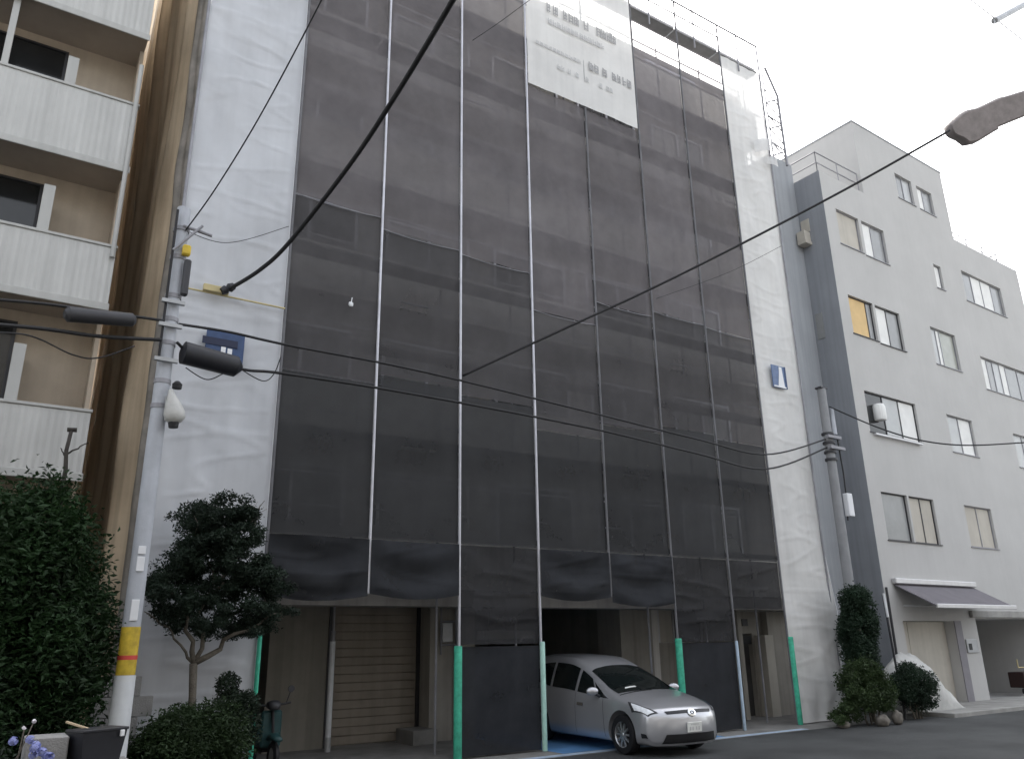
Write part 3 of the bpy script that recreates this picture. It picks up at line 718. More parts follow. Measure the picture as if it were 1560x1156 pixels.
def holed_wall(b, x0, x1, z0, z1, holes, depth=.14):
    xs = sorted({x0, x1, *[h[0] for h in holes], *[h[1] for h in holes]}); zs = sorted({z0, z1, *[h[2] for h in holes], *[h[3] for h in holes]})
    for i in range(len(xs) - 1):
        for j in range(len(zs) - 1):
            cx, cz = (xs[i] + xs[i + 1]) / 2, (zs[j] + zs[j + 1]) / 2
            if any(h[0] < cx < h[1] and h[2] < cz < h[3] for h in holes): continue
            b.quad((xs[i], 0, zs[j]), (xs[i + 1], 0, zs[j]), (xs[i + 1], 0, zs[j + 1]), (xs[i], 0, zs[j + 1]))
    for h in holes:
        p, q, r, s = h[:4]; d = h[4] if len(h) > 4 else depth
        b.quad((p, 0, r), (p, d, r), (p, d, s), (p, 0, s)); b.quad((q, 0, r), (q, 0, s), (q, d, s), (q, d, r))
        b.quad((p, 0, s), (p, d, s), (q, d, s), (q, 0, s)); b.quad((p, 0, r), (q, 0, r), (q, d, r), (p, d, r))


wins = [  # x0, x1, z0, z1, panes (material, width share)
    (.64, 1.90, 13.93, 15.2, [('rbeige', 1)]), (2.06, 3.40, 13.9, 15.2, [('curtain', .45), ('greypane', .55)]),
    (.55, 1.90, 10.82, 12.12, [('tanblind', .78), ('greypane', .22)]), (2.02, 3.46, 10.78, 12.12, [('curtain', .5), ('greypane', .5)]),
    (.60, 3.45, 7.70, 8.98, [('darkglass', .36), ('frost', .32), ('curtain', .32)]),
    (.63, 2.00, 4.53, 5.91, [('greypane', 1)]), (2.10, 3.50, 4.53, 5.91, [('rbeige', .5), ('rbeige', .5)]),
    (6.50, 7.02, 13.85, 14.8, [('curtain', 1)]), (8.60, 11.70, 13.85, 15.1, [('greypane', .25), ('curtain', .25), ('curtain', .27), ('greypane', .23)]),
    (5.38, 7.05, 10.73, 12.1, [('frost', .25), ('curtain', .15), ('greenpane', .6)]),
    (8.70, 12.6, 10.38, 11.65, [('curtain', .13), ('greypane', .12), ('frost', .14), ('curtain', .12), ('greypane', .25), ('greypane', .24)]),
    (5.35, 7.03, 7.66, 8.94, [('frost', .5), ('curtain', .5)]), (10.0, 11.6, 7.65, 8.9, [('frost', .5), ('greypane', .5)]),
    (5.35, 7.12, 4.58, 5.90, [('rbeige', .5), ('rbeige', .5)]), (10.0, 11.7, 4.58, 5.9, [('frost', .5), ('greypane', .5)]),
    (4.92, 6.03, 17.02, 18.05, [('greypane', .5), ('frost', .5)]), (6.37, 7.45, 17.02, 18.02, [('curtain', .45), ('greypane', .55)])]
door_h = (.70, 3.40, .02, 2.32, .35); gar_h = (4.72, 9.2, .02, 2.39, 4.0)
W_ = 13.65
fw = MB()
holed_wall(fw, 0, W_, 0, 16.4, [x[:4] for x in wins if x[2] < 16.4] + [door_h, gar_h])
fw.quad((0, 0, 16.4), (W_, 0, 16.4), (W_, .25, 16.4), (0, .25, 16.4))
fw.quad((W_, 0, 0), (W_, 9, 0), (W_, 9, 16.4), (W_, 0, 16.4)); fw.quad((0, 9, 0), (0, 9, 16.4), (W_, 9, 16.4), (W_, 9, 0))
fw.quad((0, .25, 16.4), (W_, .25, 16.4), (W_, .25, 15.6), (0, .25, 15.6))
fw.build('front_wall', 'rgrey', GB, local=True)
MB().box(.01, W_ - .01, .26, 8.99, 15.5, 15.6).build('roof', 'rooftile', GB, local=True)
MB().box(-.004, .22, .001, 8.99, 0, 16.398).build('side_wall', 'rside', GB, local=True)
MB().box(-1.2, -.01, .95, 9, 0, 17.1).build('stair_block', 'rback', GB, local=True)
tw = MB()
b2 = MB(); holed_wall(b2, 2.55, 8.55, 16.38, 19.3, [x[:4] for x in wins if x[2] > 16.4]); tw.v = [(v[0], v[1] - .002, v[2]) for v in b2.v]; tw.f = b2.f
tw.quad((2.55, .2, 16.38), (2.55, -.002, 16.38), (2.55, -.002, 19.3), (2.55, .2, 19.3)).quad((8.55, -.002, 16.38), (8.55, .2, 16.38), (8.55, .2, 19.3), (8.55, -.002, 19.3)); tw.box(2.55, 8.55, .2, 8.9, 15.6, 19.3)
tw.build('roof_tower', 'rgrey', GB, local=True)
MB().box(2.53, 8.57, -.02, 8.92, 19.3, 19.36).build('tower_coping', 'rback', GB, local=True)
for x0, x1, z0, z1, panes in wins:
    f = MB(); d0, d1 = .07, .12
    t = .035
    f.box(x0, x1, d0, d1, z0, z0 + t); f.box(x0, x1, d0, d1, z1 - t, z1); f.box(x0, x0 + t, d0 + .001, d1 - .001, z0 + t, z1 - t); f.box(x1 - t, x1, d0 + .001, d1 - .001, z0 + t, z1 - t)
    xs = [x0 + t]; wsum = x1 - x0 - 2 * t
    for m_, s_ in panes: xs.append(xs[-1] + wsum * s_)
    for x in xs[1:-1]: f.box(x - .018, x + .018, d0 + .002, d1 - .002, z0 + t, z1 - t)
    f.box(x0 - .04, x1 + .04, -.035, .0, z0 - .03, z0 - .003)
    wo = f.build('window', 'galvd' if (x0 > 5 or z0 > 13) else 'bronze', GB, local=True)
    for k, (m_, s_) in enumerate(panes):
        po = MB().box(xs[k] + .018, xs[k + 1] - .018, .09, .10, z0 + t, z1 - t).build('pane', m_, wo, local=True)
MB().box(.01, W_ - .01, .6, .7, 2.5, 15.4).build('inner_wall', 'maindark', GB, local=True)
# rounded appliance at the third floor window, ledge below
MB().lathe([(0, 0), (.17, 0), (.19, .06), (.19, .42), (.15, .5), (0, .52)], (1.22, -.02, 8.12), (0, 0, 1), 16).build('heater_tank', 'curtain', GB, smooth='auto', local=True)
MB().box(.7, 3.3, -.12, -.04, 7.6, 7.645).build('sill', 'alu', GB, local=True)
# door, pillar trim, intercom, garage
MB().box(.72, 3.38, .28, .34, .03, 2.31).box(1.35, 1.37, .27, .28, .03, 2.31).build('shutter_door', 'rbeige', GB, local=True)
MB().box(3.40, 3.78, -.03, -.002, .02, 2.32).build('pillar_trim', 'rpurple', GB, local=True)
ic = MB().box(3.86, 4.5, -.05, -.003, 1.42, 1.80, .008).build('letter_box', 'steelgrey', GB, local=True)
MB().box(3.95, 4.12, -.06, -.05, 1.5, 1.68).build('slot', 'black', ic, local=True)
MB().box(4.72, 9.2, 3.9, 4.0, .02, 2.39).build('garage_back_wall', 'maindark', GB, local=True)
MB().box(4.4, 9.6, -.10, -.003, 2.42, 2.62, .01).build('garage_fascia', 'paveconc', GB, local=True)
aw = MB(); aw.add([(.5, -.03, 3.30), (4.9, -.03, 3.30), (5.0, -1.05, 2.70), (.62, -1.05, 2.70), (.5, -.03, 3.27), (4.9, -.03, 3.27), (5.0, -1.05, 2.67), (.62, -1.05, 2.67)],
                  [(0, 1, 2, 3), (7, 6, 5, 4), (0, 3, 7, 4), (1, 5, 6, 2), (0, 4, 5, 1), (3, 2, 6, 7)])
AW = aw.build('awning', 'awn', GB, local=True)
MB().box(.45, 4.92, -.14, -.004, 3.31, 3.46, .02).build('cassette', 'alu', AW, local=True)
MB().box(.58, 5.05, -1.11, -1.055, 2.62, 2.73, .012).build('front_bar', 'alu', AW, local=True)
MB().tube([(.8, -.03, 2.72), (1.2, -.5, 2.7), (.85, -1.05, 2.68)], .018).tube([(4.6, -.03, 2.72), (4.2, -.5, 2.7), (4.7, -1.05, 2.68)], .018).build('folding_arm', 'alu', AW, 'auto', local=True)
# side window and ledge box in the recess
MB().box(-.03, -.006, .62, .86, 10.75, 11.6).build('side_window', 'greypane', GB, local=True)
MB().box(-.35, -.006, .6, .9, 13.95, 14.05).box(-.34, -.02, .62, .9, 14.06, 14.4).build('ledge_box', 'rbeige', GB, local=True)
MB().box(-.03, -.006, .6, .9, 14.45, 14.9).build('side_vent', 'rbeige', GB, local=True)
MB().box(.9, 1.2, 2.5, 2.6, 15.6, 17.6).build('terrace_door', 'bronze', GB, local=True)


def railing(pts, z0, z1):
    b = MB(); pts = [Vector(p) for p in pts]
    for a_, c_ in zip(pts, pts[1:]):
        for z in (z1, (z0 + z1) / 2): b.tube([(a_.x, a_.y, z), (c_.x, c_.y, z)], .022, 6)
        n_ = max(1, round((c_ - a_).length / 1.2))
        for k in range(n_ + 1):
            p = a_.lerp(c_, k / n_); b.tube([(p.x, p.y, z0), (p.x, p.y, z1)], .018, 6)
    return b.build('railing', 'galvd', GB, 'auto', local=True)


railing([(.12, 3.5, 0), (.12, .12, 0), (2.5, .12, 0)], 16.4, 17.2)
railing([(8.65, .15, 0), (12.4, .15, 0), (12.4, 4, 0)], 16.4, 16.85)
MB().tube([(.02, -.07, .1), (.02, -.07, 3.2)], .035, 8).build('drain_pipe', 'bronze', GB, 'auto', local=True)


# ------------------------------------------------------------------ foliage
def leaves(blobs, n, size, seed, shell=.55, gap=.0, gscale=1.2, up=.2):
    rg = np.random.default_rng(seed); vs = []; fs = []
    vol = np.array([b[3] * b[4] * b[5] for b in blobs]) ** .75; vol /= vol.sum(); cnt = (vol * n).astype(int)
    for (cx, cy, cz, rx, ry, rz), k in zip(blobs, cnt):
        d = rg.normal(size=(k, 3)); d /= np.linalg.norm(d, axis=1)[:, None]
        rad = shell + (1 - shell) * rg.random(k) ** .6; rad *= 1 + .12 * rg.normal(size=k)
        p = d * rad[:, None] * np.array([rx, ry, rz]) + np.array([cx, cy, cz])
        for q in p:
            if q[2] < .03: continue
            if gap and noise.noise(Vector(q * gscale)) + .35 * noise.noise(Vector(q * gscale * 3)) < -.35 + gap: continue
            a = Vector(rg.normal(size=3)); a.z = a.z * .6; a.normalize()
            nn = Vector(rg.normal(size=3)) + Vector((0, 0, up * 3)); b_ = a.cross(nn)
            if b_.length < 1e-3: continue
            b_.normalize(); s = size * rg.uniform(.6, 1.4); w2 = s * .42
            q = Vector(q); o = len(vs); bend = nn.normalized() * s * .15
            vs += [q - a * s * .5, q + b_ * w2 * .5 + bend * .3, q + a * s * .5 - bend, q - b_ * w2 * .5 + bend * .3]
            fs.append((o, o + 1, o + 2, o + 3))
    b = MB(); b.add(vs, fs); return b


def limb(b, p, q, r0, r1, seed, n=6, wob=.06):
    rg = random.Random(seed); p = Vector(p); q = Vector(q); L = (q - p).length; pts = []; rs = []
    for i in range(n + 1):
        t = i / n; e = math.sin(math.pi * t) * wob * L
        pts.append(p.lerp(q, t) + Vector((rg.uniform(-e, e), rg.uniform(-e, e), rg.uniform(-e, e) * .4))); rs.append(r0 + (r1 - r0) * t)
    b.tube(pts, rs, 8); return pts


def lump_blobs(c, r, n, seed, k=.42):
    rg = random.Random(seed); out = []
    for i in range(n):
        t = rg.uniform(0, 2 * math.pi); ph = math.acos(rg.uniform(-.75, 1)); s = rg.uniform(.75, 1.05) * (1 - k * .55)
        kk = k * rg.uniform(.7, 1.25)
        out.append((c[0] + r[0] * s * math.sin(ph) * math.cos(t), c[1] + r[1] * s * math.sin(ph) * math.sin(t), c[2] + r[2] * s * math.cos(ph), r[0] * kk, r[1] * kk, r[2] * kk))
    return out


# tall hedge
HG = thing('hedge_tree', (.3, 11.5, 0), 'tall dense dark green hedge bush at the left below the white balconies', 'bush')
bl = lump_blobs((.42, 11.7, 1.85), (1.15, 1.1, 1.92), 34, 3, .38) + lump_blobs((-.9, 11.6, 1.7), (1.2, 1.1, 1.7), 18, 4) + [(.4, 11.8, 1.7, 1.0, .9, 1.6), (.85, 11.6, 1.1, .7, .7, 1.2), (.9, 11.6, 2.2, .55, .6, .9)]
leaves(bl, 95000, .085, 5, .5, .0, 1.5).build('crown', 'leafhedge', HG)
b = MB()
for q, x in enumerate((-.9, .0, .7)): limb(b, (x, 11.7, 0), (x + .1, 11.8, 2.6), .07, .03, q)
b.build('trunk', 'bark', HG, True)
c0, c1 = at(103, 705, 11.6), at(109, 655, 11.6)
b = MB(); limb(b, c0 - Vector((.05, 0, 1.2)), c1, .035, .022, 9, wob=.03); b.tube([c1 + Vector((-.05, 0, 0)), c1 + Vector((.06, 0, .01))], .03, 7)
limb(b, c1 - Vector((.02, 0, .33)), c1 + Vector((.22, 0, -.14)), .014, .006, 11); limb(b, c1 - Vector((.02, 0, .36)), c1 + Vector((-.09, 0, -.25)), .012, .006, 12)
o = b.build('bare_stem', 'deadwood', None, True); recentre(tag(o, 'bare dead stem standing up out of the tall left hedge', 'stem'))
# small tree
TR = thing('small_tree', (2.74, 12.3, 0), 'small dark tree with a forked trunk and layered crown before the left white sheet', 'tree')
b = MB(); base = Vector((2.74, 12.3, 0)); fork = Vector((2.70, 12.3, 1.72))
b.tube([base, base + Vector((.01, 0, .7)), Vector((2.73, 12.3, 1.3)), fork], [.07, .055, .05, .055], 10)
ends = [((3.55, 12.2, 2.25), .045), ((2.45, 12.3, 2.6), .04), ((2.85, 12.35, 3.0), .035), ((2.3, 12.2, 2.2), .025), ((3.3, 12.4, 3.3), .025)]
for q, (e, r) in enumerate(ends): limb(b, fork if q < 4 else (2.9, 12.3, 2.7), e, r, r * .35, 20 + q, wob=.10)
for q, (e, f_) in enumerate([((3.55, 12.2, 2.25), (4.0, 12.2, 2.5)), ((2.45, 12.3, 2.6), (1.95, 12.3, 2.75)), ((2.85, 12.35, 3.0), (2.5, 12.3, 3.75)), ((3.3, 12.4, 3.3), (3.5, 12.3, 4.05)), ((2.3, 12.2, 2.2), (1.95, 12.1, 2.4))]):
    limb(b, e, f_, .018, .005, 40 + q, wob=.12)
for q in range(9): limb(b, (3.15 + .02 * q, 12.3, 3.7), (3.15 + .055 * q, 12.3 + .02 * q, 3.95 + .03 * (q * 7 % 4)), .006, .003, 70 + q, wob=.2)
b.build('trunk', 'bark', TR, True)
tb = []; rg = random.Random(21)
env = [at(px, py, 12.3) for px, py in ((268, 778), (300, 768), (345, 762), (385, 770), (388, 815), (402, 850), (425, 880), (432, 930), (405, 965), (350, 972), (300, 962), (245, 945), (215, 915), (218, 868), (262, 845), (285, 815))]


def inside(x, z):
    c = False; n_ = len(env)
    for i in range(n_):
        p, q = env[i], env[i - 1]
        if (p.z > z) != (q.z > z) and x < (q.x - p.x) * (z - p.z) / (q.z - p.z) + p.x: c = not c
    return c


while len(tb) < 270:
    x = rg.uniform(1.7, 4.1); z = rg.uniform(1.9, 4.2)
    if inside(x, z) and noise.noise(Vector((x * 2.3, 3.1, z * 3.2))) > -.5:
        tb.append((x, 12.3 + rg.uniform(-.5, .5), z, rg.uniform(.12, .22), rg.uniform(.12, .22), rg.uniform(.07, .14)))
leaves(tb, 80000, .052, 15, .15, .05, 2.6, up=.4).build('crown', 'leaftree', TR)
# low bush and topiary
LBs = thing('bush', (2.7, 11.9, 0), 'low round green bush at the foot of the small tree', 'bush')
bl = lump_blobs((2.72, 11.95, .55), (.80, .7, .72), 24, 33, .45) + [(2.7, 12, .5, .65, .55, .6)]
leaves(bl, 34000, .055, 25, .45, .0, 2.5).build('crown', 'leafbush', LBs)
b = MB(); [limb(b, (2.7, 11.95, 0), (2.7 + .4 * math.cos(k), 11.95 + .3 * math.sin(k), .8), .03, .01, 90 + k) for k in range(5)]; b.build('trunk', 'bark', LBs, True)
TP = thing('topiary', (3.3, 12.4, 0), 'dark clipped topiary bush with a round top beside the green corner post', 'bush')
leaves([(3.22, 12.4, 1.42, .17, .17, .17), (3.28, 12.4, 1.18, .22, .2, .18), (3.5, 12.4, 1.15, .19, .2, .18), (3.4, 12.4, .85, .32, .28, .35)], 8000, .05, 35, .55).build('crown', 'leaftop', TP)
b = MB(); limb(b, (3.3, 12.4, 0), (3.25, 12.4, 1.2), .035, .02, 99); b.build('trunk', 'bark', TP, True)
# right side shrubs
ivx, ivz = at(1300, 893, 12.6).x, at(1300, 893, 12.6).z
IV = thing('ivy_shrub', (ivx, 12.6, 0), 'dark green columnar shrub beside the lower edge of the right white sheet', 'bush')
bl = lump_blobs((ivx, 12.6, ivz * .6), (.62, .42, ivz * .42), 36, 44, .42) + lump_blobs((ivx - .15, 12.55, ivz - .35), (.46, .36, .38), 12, 45, .5) + [(ivx, 12.6, ivz * .5, .5, .3, ivz * .42)]
leaves(bl, 48000, .065, 45, .3, .02, 2.2).build('crown', 'leafivy', IV)
b = MB(); limb(b, (ivx, 12.6, 0), (ivx - .05, 12.6, ivz - .4), .06, .02, 101); limb(b, (ivx, 12.6, .4), (ivx + .2, 12.9, 2.0), .04, .015, 102); b.build('trunk', 'bark', IV, True)
sx1 = at(1312, 1050, 12.25).x
S1 = thing('shrub', (sx1, 12.2, 0), 'light green spreading shrub by the road under the columnar shrub', 'bush')
bl = lump_blobs((sx1 + .1, 12.2, .75), (.85, .45, .62), 26, 46, .38) + lump_blobs((sx1 - .75, 12.2, .28), (.5, .3, .28), 8, 48, .5) + [(sx1 + .3, 12.25, 1.15, .4, .3, .35)]
leaves(bl, 26000, .06, 46, .3, .06, 2.4).build('crown', 'leafshrub', S1)
b = MB(); [limb(b, (sx1 + .15 * k, 12.2, 0), (sx1 - .3 + .3 * k, 12.2, .8), .025, .01, 110 + k) for k in range(4)]; b.build('trunk', 'bark', S1, True)
sx2 = at(1395, 1055, 12.3).x
S2 = thing('shrub', (sx2, 12.3, 0), 'dark rounded shrub by the road before the white draped heap', 'bush')
bl = lump_blobs((sx2, 12.3, .68), (.82, .45, .56), 26, 47, .40) + [(sx2 + .1, 12.35, .5, .55, .35, .4)]
leaves(bl, 26000, .055, 47, .35, .05, 2.4).build('crown', 'leafivy', S2)
b = MB(); [limb(b, (sx2 - .2 + .1 * k, 12.3, 0), (sx2 - .4 + .25 * k, 12.3, .8), .025, .01, 120 + k) for k in range(4)]; b.build('trunk', 'bark', S2, True)


def rockmesh(c, r, seed):
    b = MB(); n_, m_ = 14, 9

    def P(u, v):
        t = 2 * math.pi * u; ph = math.pi * v; d = Vector((math.sin(ph) * math.cos(t), math.sin(ph) * math.sin(t), math.cos(ph)))
        k = 1 + .28 * noise.noise(d * 1.7 + Vector((seed, 0, 0)))
        return (c[0] + d.x * r[0] * k, c[1] + d.y * r[1] * k, max(0.0, c[2] + d.z * r[2] * k))
    b.grid(P, n_, m_); return b


for k, (c, r, lab) in enumerate([((sx1 + .05, 11.85, .12), (.18, .13, .13), 'flat brown stone under the light green shrub'), ((sx1 + .62, 11.85, .14), (.14, .12, .16), 'upright brown stone between the two roadside shrubs'), ((sx1 - .9, 12.2, .07), (.15, .12, .1), 'small stone at the foot of the right white sheet')]):
    o = rockmesh(c, r, k * 3.7).build('stone', 'rock', None, True); recentre(tag(o, lab, 'stone', 'stones along the road edge'))
# draped heap and leaning black pipe
hx0, hx1 = at(1352, 1000, 12.75).x, at(1462, 1085, 12.75).x; hz = at(1388, 994, 12.75).z - .1


def heapP(a, c):
    x = hx0 + (hx1 - hx0) * a; ht = hz * (math.sin(math.pi * min(1., .12 + .95 * a)) ** .55 if a < .42 else (max(0, 1 - ((a - .42) / .58) ** 1.5)))
    t = math.pi * c; z = .1 + max(0, ht) * math.sin(t) ** .7 + (.09 * nz(x * 3, c * 5, 1, 3) + .05 * nz(x * 9, c * 12, 1, 5)) * math.sin(t)
    return (x + .03 * nz(x * 3, c * 9, 1, 8), 12.95 - .38 * math.cos(t) + .03 * math.sin(16 * a + 4 * c), max(.1, z))


dp = MB().grid(heapP, 34, 22)
o = dp.build('draped_heap', 'plastic', None, True); recentre(tag(o, 'heap under a white plastic sheet beside the beige shutter of the grey building', 'sheet'))
p0, p1 = at(1345, 905, 12.9), at(1368, 1030, 12.6)
o = MB().tube([p0, p1, p1 + (p1 - p0) * .55], .03, 8).build('leaning_pipe', 'blackp', None, 'auto'); recentre(tag(o, 'black pipe leaning among the shrubs before the grey building corner', 'pipe'))
o = MB().tube([p0 + Vector((-.0, -.02, .02)), p0 + (p1 - p0) * .3 + Vector((0, -.02, .02))], .034, 8).build('pipe_end', 'sleeve', None, 'auto')
o.parent = bpy.data.objects['leaning_pipe']; o.matrix_parent_inverse = Matrix.Translation(-o.parent.location)
# trolley glimpsed in the right garage
g = at(1552, 1045, 14.2)
tg = thing('hand_cart', (g.x + .1, 14.2, .1), 'small dark cart with a tan handle inside the right garage', 'cart')
MB().box(g.x + .05, g.x + .7, 14.0, 14.5, .28, .75, .02).build('body', mat('cart red', (.035, .018, .016), .6), tg)
MB().tube([(g.x - .1, 14.05, .9), (g.x - .1, 14.05, 1.15)], .02).tube([(g.x - .1, 14.05, .9), (g.x + .5, 14.05, .9)], .018).build('handle', 'yellowrod', tg, 'auto')
for x in (g.x, g.x + .6): MB().lathe([(0, -.03), (.09, -.03), (.09, .03), (0, .03)], (x, 14.05, .19), (0, 1, 0), 14).build('wheel', 'black', tg, 'auto')

# ------------------------------------------------------------------ left foreground: block wall, planter, flowers
BW = thing('block_wall', (2.0, 12.4, 0), 'low grey concrete block wall behind the utility pole', 'wall')
b = MB()
for row_ in range(6):
    for k in range(2):
        x0 = 1.48 + .40 * k - (.2 if row_ % 2 else 0) ; x1 = min(x0 + .39, 2.24); x0 = max(1.48, x0)
        if x1 - x0 > .05: b.box(x0, x1, 12.35, 12.5, .05 + row_ * .255, .05 + row_ * .255 + .247, .006)
b.build('blocks', 'block', BW)
PT = thing('planter', (1.02, 7.9, 0), 'black plastic planter tub at the lower left beside the pole', 'planter')


def frustum(b, cx, cy, z0, z1, lx, ly, k, th=.02):
    o = [(cx - lx * k, cy - ly * k, z0), (cx + lx * k, cy - ly * k, z0), (cx + lx * k, cy + ly * k, z0), (cx - lx * k, cy + ly * k, z0)]
    p = [(cx - lx, cy - ly, z1), (cx + lx, cy - ly, z1), (cx + lx, cy + ly, z1), (cx - lx, cy + ly, z1)]
    ii = [(v[0] + (th if v[0] < cx else -th), v[1] + (th if v[1] < cy else -th), v[2]) for v in p]; jj = [(v[0], v[1], z1 - .06) for v in ii]
    b.add(o + p + ii + jj, [(3, 2, 1, 0)] + [(i, (i + 1) % 4, 4 + (i + 1) % 4, 4 + i) for i in range(4)] + [(4 + i, 4 + (i + 1) % 4, 8 + (i + 1) % 4, 8 + i) for i in range(4)] + [(8 + i, 8 + (i + 1) % 4, 12 + (i + 1) % 4, 12 + i) for i in range(4)])
    return b


b = frustum(MB(), 1.03, 7.9, 1.06, 1.29, .19, .12, .84)
b.build('tub', 'blackp', PT)
MB().box(.83, 1.23, 7.77, 8.03, 1.29, 1.31, .004).build('rim', 'blackp', PT)
MB().box(1.15, 1.185, 7.755, 7.775, 1.24, 1.29, .004).build('clip', 'signwhite', PT)
PT.rotation_euler = (0, 0, R(24))
SB = thing('block_stack', (.75, 8.0, 0), 'grey concrete block stack carrying the planter and stake', 'block')
MB().box(.5, 1.3, 7.75, 8.15, 0, 1.055, .01).build('lower_block', 'block', SB)
MB().box(.52, .82, 7.82, 8.15, 1.06, 1.27, .01).build('upper_block', 'block', SB)
p0, p1 = at(101, 1099, 8.05), at(139, 1111, 7.95)
o = MB().box(-.11, .11, -.012, .012, -.008, .008, .002).build('wooden_stake', 'wood'); o.location = (p0 + p1) / 2; o.rotation_euler = (p1 - p0).to_track_quat('X', 'Z').to_euler(); tag(o, 'pale wooden stake lying across the blocks behind the black planter', 'stake')
FL = thing('flower_bush', (.2, 7.8, 0), 'blue purple flowering bush at the lower left corner', 'flowers')
leaves(lump_blobs((.22, 7.85, .95), (.34, .3, .28), 10, 61, .5) + [(.2, 7.9, .8, .3, .25, .35)], 3500, .05, 61, .5).build('leaves', 'leaftop', FL)
b = MB(); rg = random.Random(4)
for k in range(9):
    px, py = rg.choice([(8, 1122), (18, 1126), (45, 1128), (56, 1136), (62, 1142), (72, 1150), (50, 1152), (58, 1122), (35, 1150)]), 0
    px, py = px[0] + rg.uniform(-4, 4), px[1] + rg.uniform(-4, 4); c = at(px, py, 7.5 + rg.uniform(-.05, .1))
    for j in range(26):
        d = Vector((rg.gauss(0, 1), rg.gauss(0, 1), rg.gauss(0, 1))).normalized() * .03; q = c + d; a = d.orthogonal().normalized() * .012; e = d.cross(a).normalized() * .012
        b.quad(q - a - e, q + a - e, q + a + e, q - a + e)
b.build('blossom', 'petal', FL)
b = MB()
for px, py in ((52, 1098), (37, 1108)):
    c = at(px, py, 7.6)
    for j in range(10):
        d = Vector((rg.gauss(0, 1), rg.gauss(0, 1), rg.gauss(0, 1))).normalized() * .012; q = c + d; a = d.orthogonal().normalized() * .009; e = d.cross(a).normalized() * .009
        b.quad(q - a - e, q + a - e, q + a + e, q - a + e)
b.build('pale_blossom', 'petalw', FL)
b = MB(); limb(b, (.3, 7.85, .2), at(37, 1110, 7.6), .012, .005, 77); limb(b, (.3, 7.85, .2), at(52, 1098, 7.6), .01, .004, 78); b.build('stem', 'bark', FL, True)
# grass patch
rg = np.random.default_rng(9); vs = []; fs = []
for k in range(9000):
    x = rg.uniform(-1.2, 1.5); y = rg.uniform(9.1, 11.2); h = rg.uniform(.2, .75) * (.6 + .5 * noise.noise(Vector((x * 2, y * 2, 0)))) + .25; a = rg.uniform(0, 6.28); w2 = .012
    o = len(vs); dx, dy = math.cos(a) * w2, math.sin(a) * w2; lx, ly = rg.normal(0, .1, 2)
    vs += [(x - dx, y - dy, .05), (x + dx, y + dy, .05), (x + lx, y + ly, .05 + h)]; fs.append((o, o + 1, o + 2))
o = MB().add(vs, fs).build('grass', 'grass'); tag(o, 'tall dark grass under the left hedge', 'grass', kind='stuff')
# small white clip on the mesh
c = at(535, 463, 13.2)
o = MB().box(c.x - .045, c.x + .045, 13.19, 13.235, c.z - .045, c.z + .045, .02).tube([c + Vector((0, 0, .02)), c + Vector((.02, .02, .14))], .008, 6).build('sheet_clip', 'signwhite', None, 'auto'); recentre(tag(o, 'small white clip alone on the dark mesh near the left white sheet', 'clip'))

# ------------------------------------------------------------------ scooter in the left bay
SCX, SCY = 4.45, 14.6
ST = thing('motor_scooter', (SCX, SCY, 0), 'dark teal and black motor scooter in the shaded bay behind the left green post', 'scooter')
for y in (SCY - .6, SCY + .6):
    wh = MB().lathe([(.14, -.04), (.2, -.045), (.235, -.02), (.235, .02), (.2, .045), (.14, .04), (.14, -.04)], (SCX, y, .235), (1, 0, 0), 20).build('wheel', 'black', ST, 'auto')
    MB().lathe([(0, -.03), (.14, -.03), (.14, .03), (0, .03)], (SCX, y, .235), (1, 0, 0), 16).build('rim', 'steelgrey', wh, 'auto')


def loft(b, secs, n=16, p=2.5):
    """secs: (centre, half width x, half height z) along y"""
    vs = []; fs = []
    for c, hx, hz in secs:
        for k in range(n):
            t = 2 * math.pi * k / n; ct, st_ = math.cos(t), math.sin(t)
            vs.append((c[0] + hx * abs(ct) ** (2 / p) * (1 if ct > 0 else -1), c[1], c[2] + hz * abs(st_) ** (2 / p) * (1 if st_ > 0 else -1)))
    for i in range(len(secs) - 1):
        for k in range(n): fs.append((i * n + k, i * n + (k + 1) % n, (i + 1) * n + (k + 1) % n, (i + 1) * n + k))
    fs.append(tuple(range(n))[::-1]); fs.append(tuple(range((len(secs) - 1) * n, len(secs) * n)))
    return b.add(vs, fs)


loft(MB(), [((SCX, SCY + .0, .42), .12, .08), ((SCX, SCY + .2, .5), .16, .14), ((SCX, SCY + .55, .58), .16, .13), ((SCX, SCY + .85, .66), .09, .06)]).build('body', 'teal', ST, True)
loft(MB(), [((SCX, SCY + .05, .74), .1, .03), ((SCX, SCY + .3, .76), .14, .05), ((SCX, SCY + .7, .8), .12, .05), ((SCX, SCY + .85, .8), .05, .03)]).build('seat', 'black', ST, True)
loft(MB(), [((SCX, SCY - .85, .5), .06, .03), ((SCX, SCY - .6, .54), .09, .05), ((SCX, SCY - .35, .48), .07, .04)]).build('mudguard', 'teal', ST, True)
MB().box(SCX - .17, SCX + .17, SCY - .42, SCY - .34, .35, .92, .03).build('leg_shield', 'teal', ST)
MB().box(SCX - .13, SCX + .13, SCY - .36, SCY + .1, .28, .34, .02).build('footboard', 'black', ST)
MB().tube([(SCX, SCY - .6, .25), (SCX, SCY - .42, .95)], .025).tube([(SCX - .33, SCY - .3, 1.02), (SCX, SCY - .4, .98), (SCX + .33, SCY - .3, 1.02)], .018).build('handlebar', 'black', ST, 'auto')
loft(MB(), [((SCX, SCY - .58, .98), .06, .05), ((SCX, SCY - .5, 1.0), .11, .08), ((SCX, SCY - .36, 1.0), .1, .07)]).build('headlight', 'bronze', ST, True)
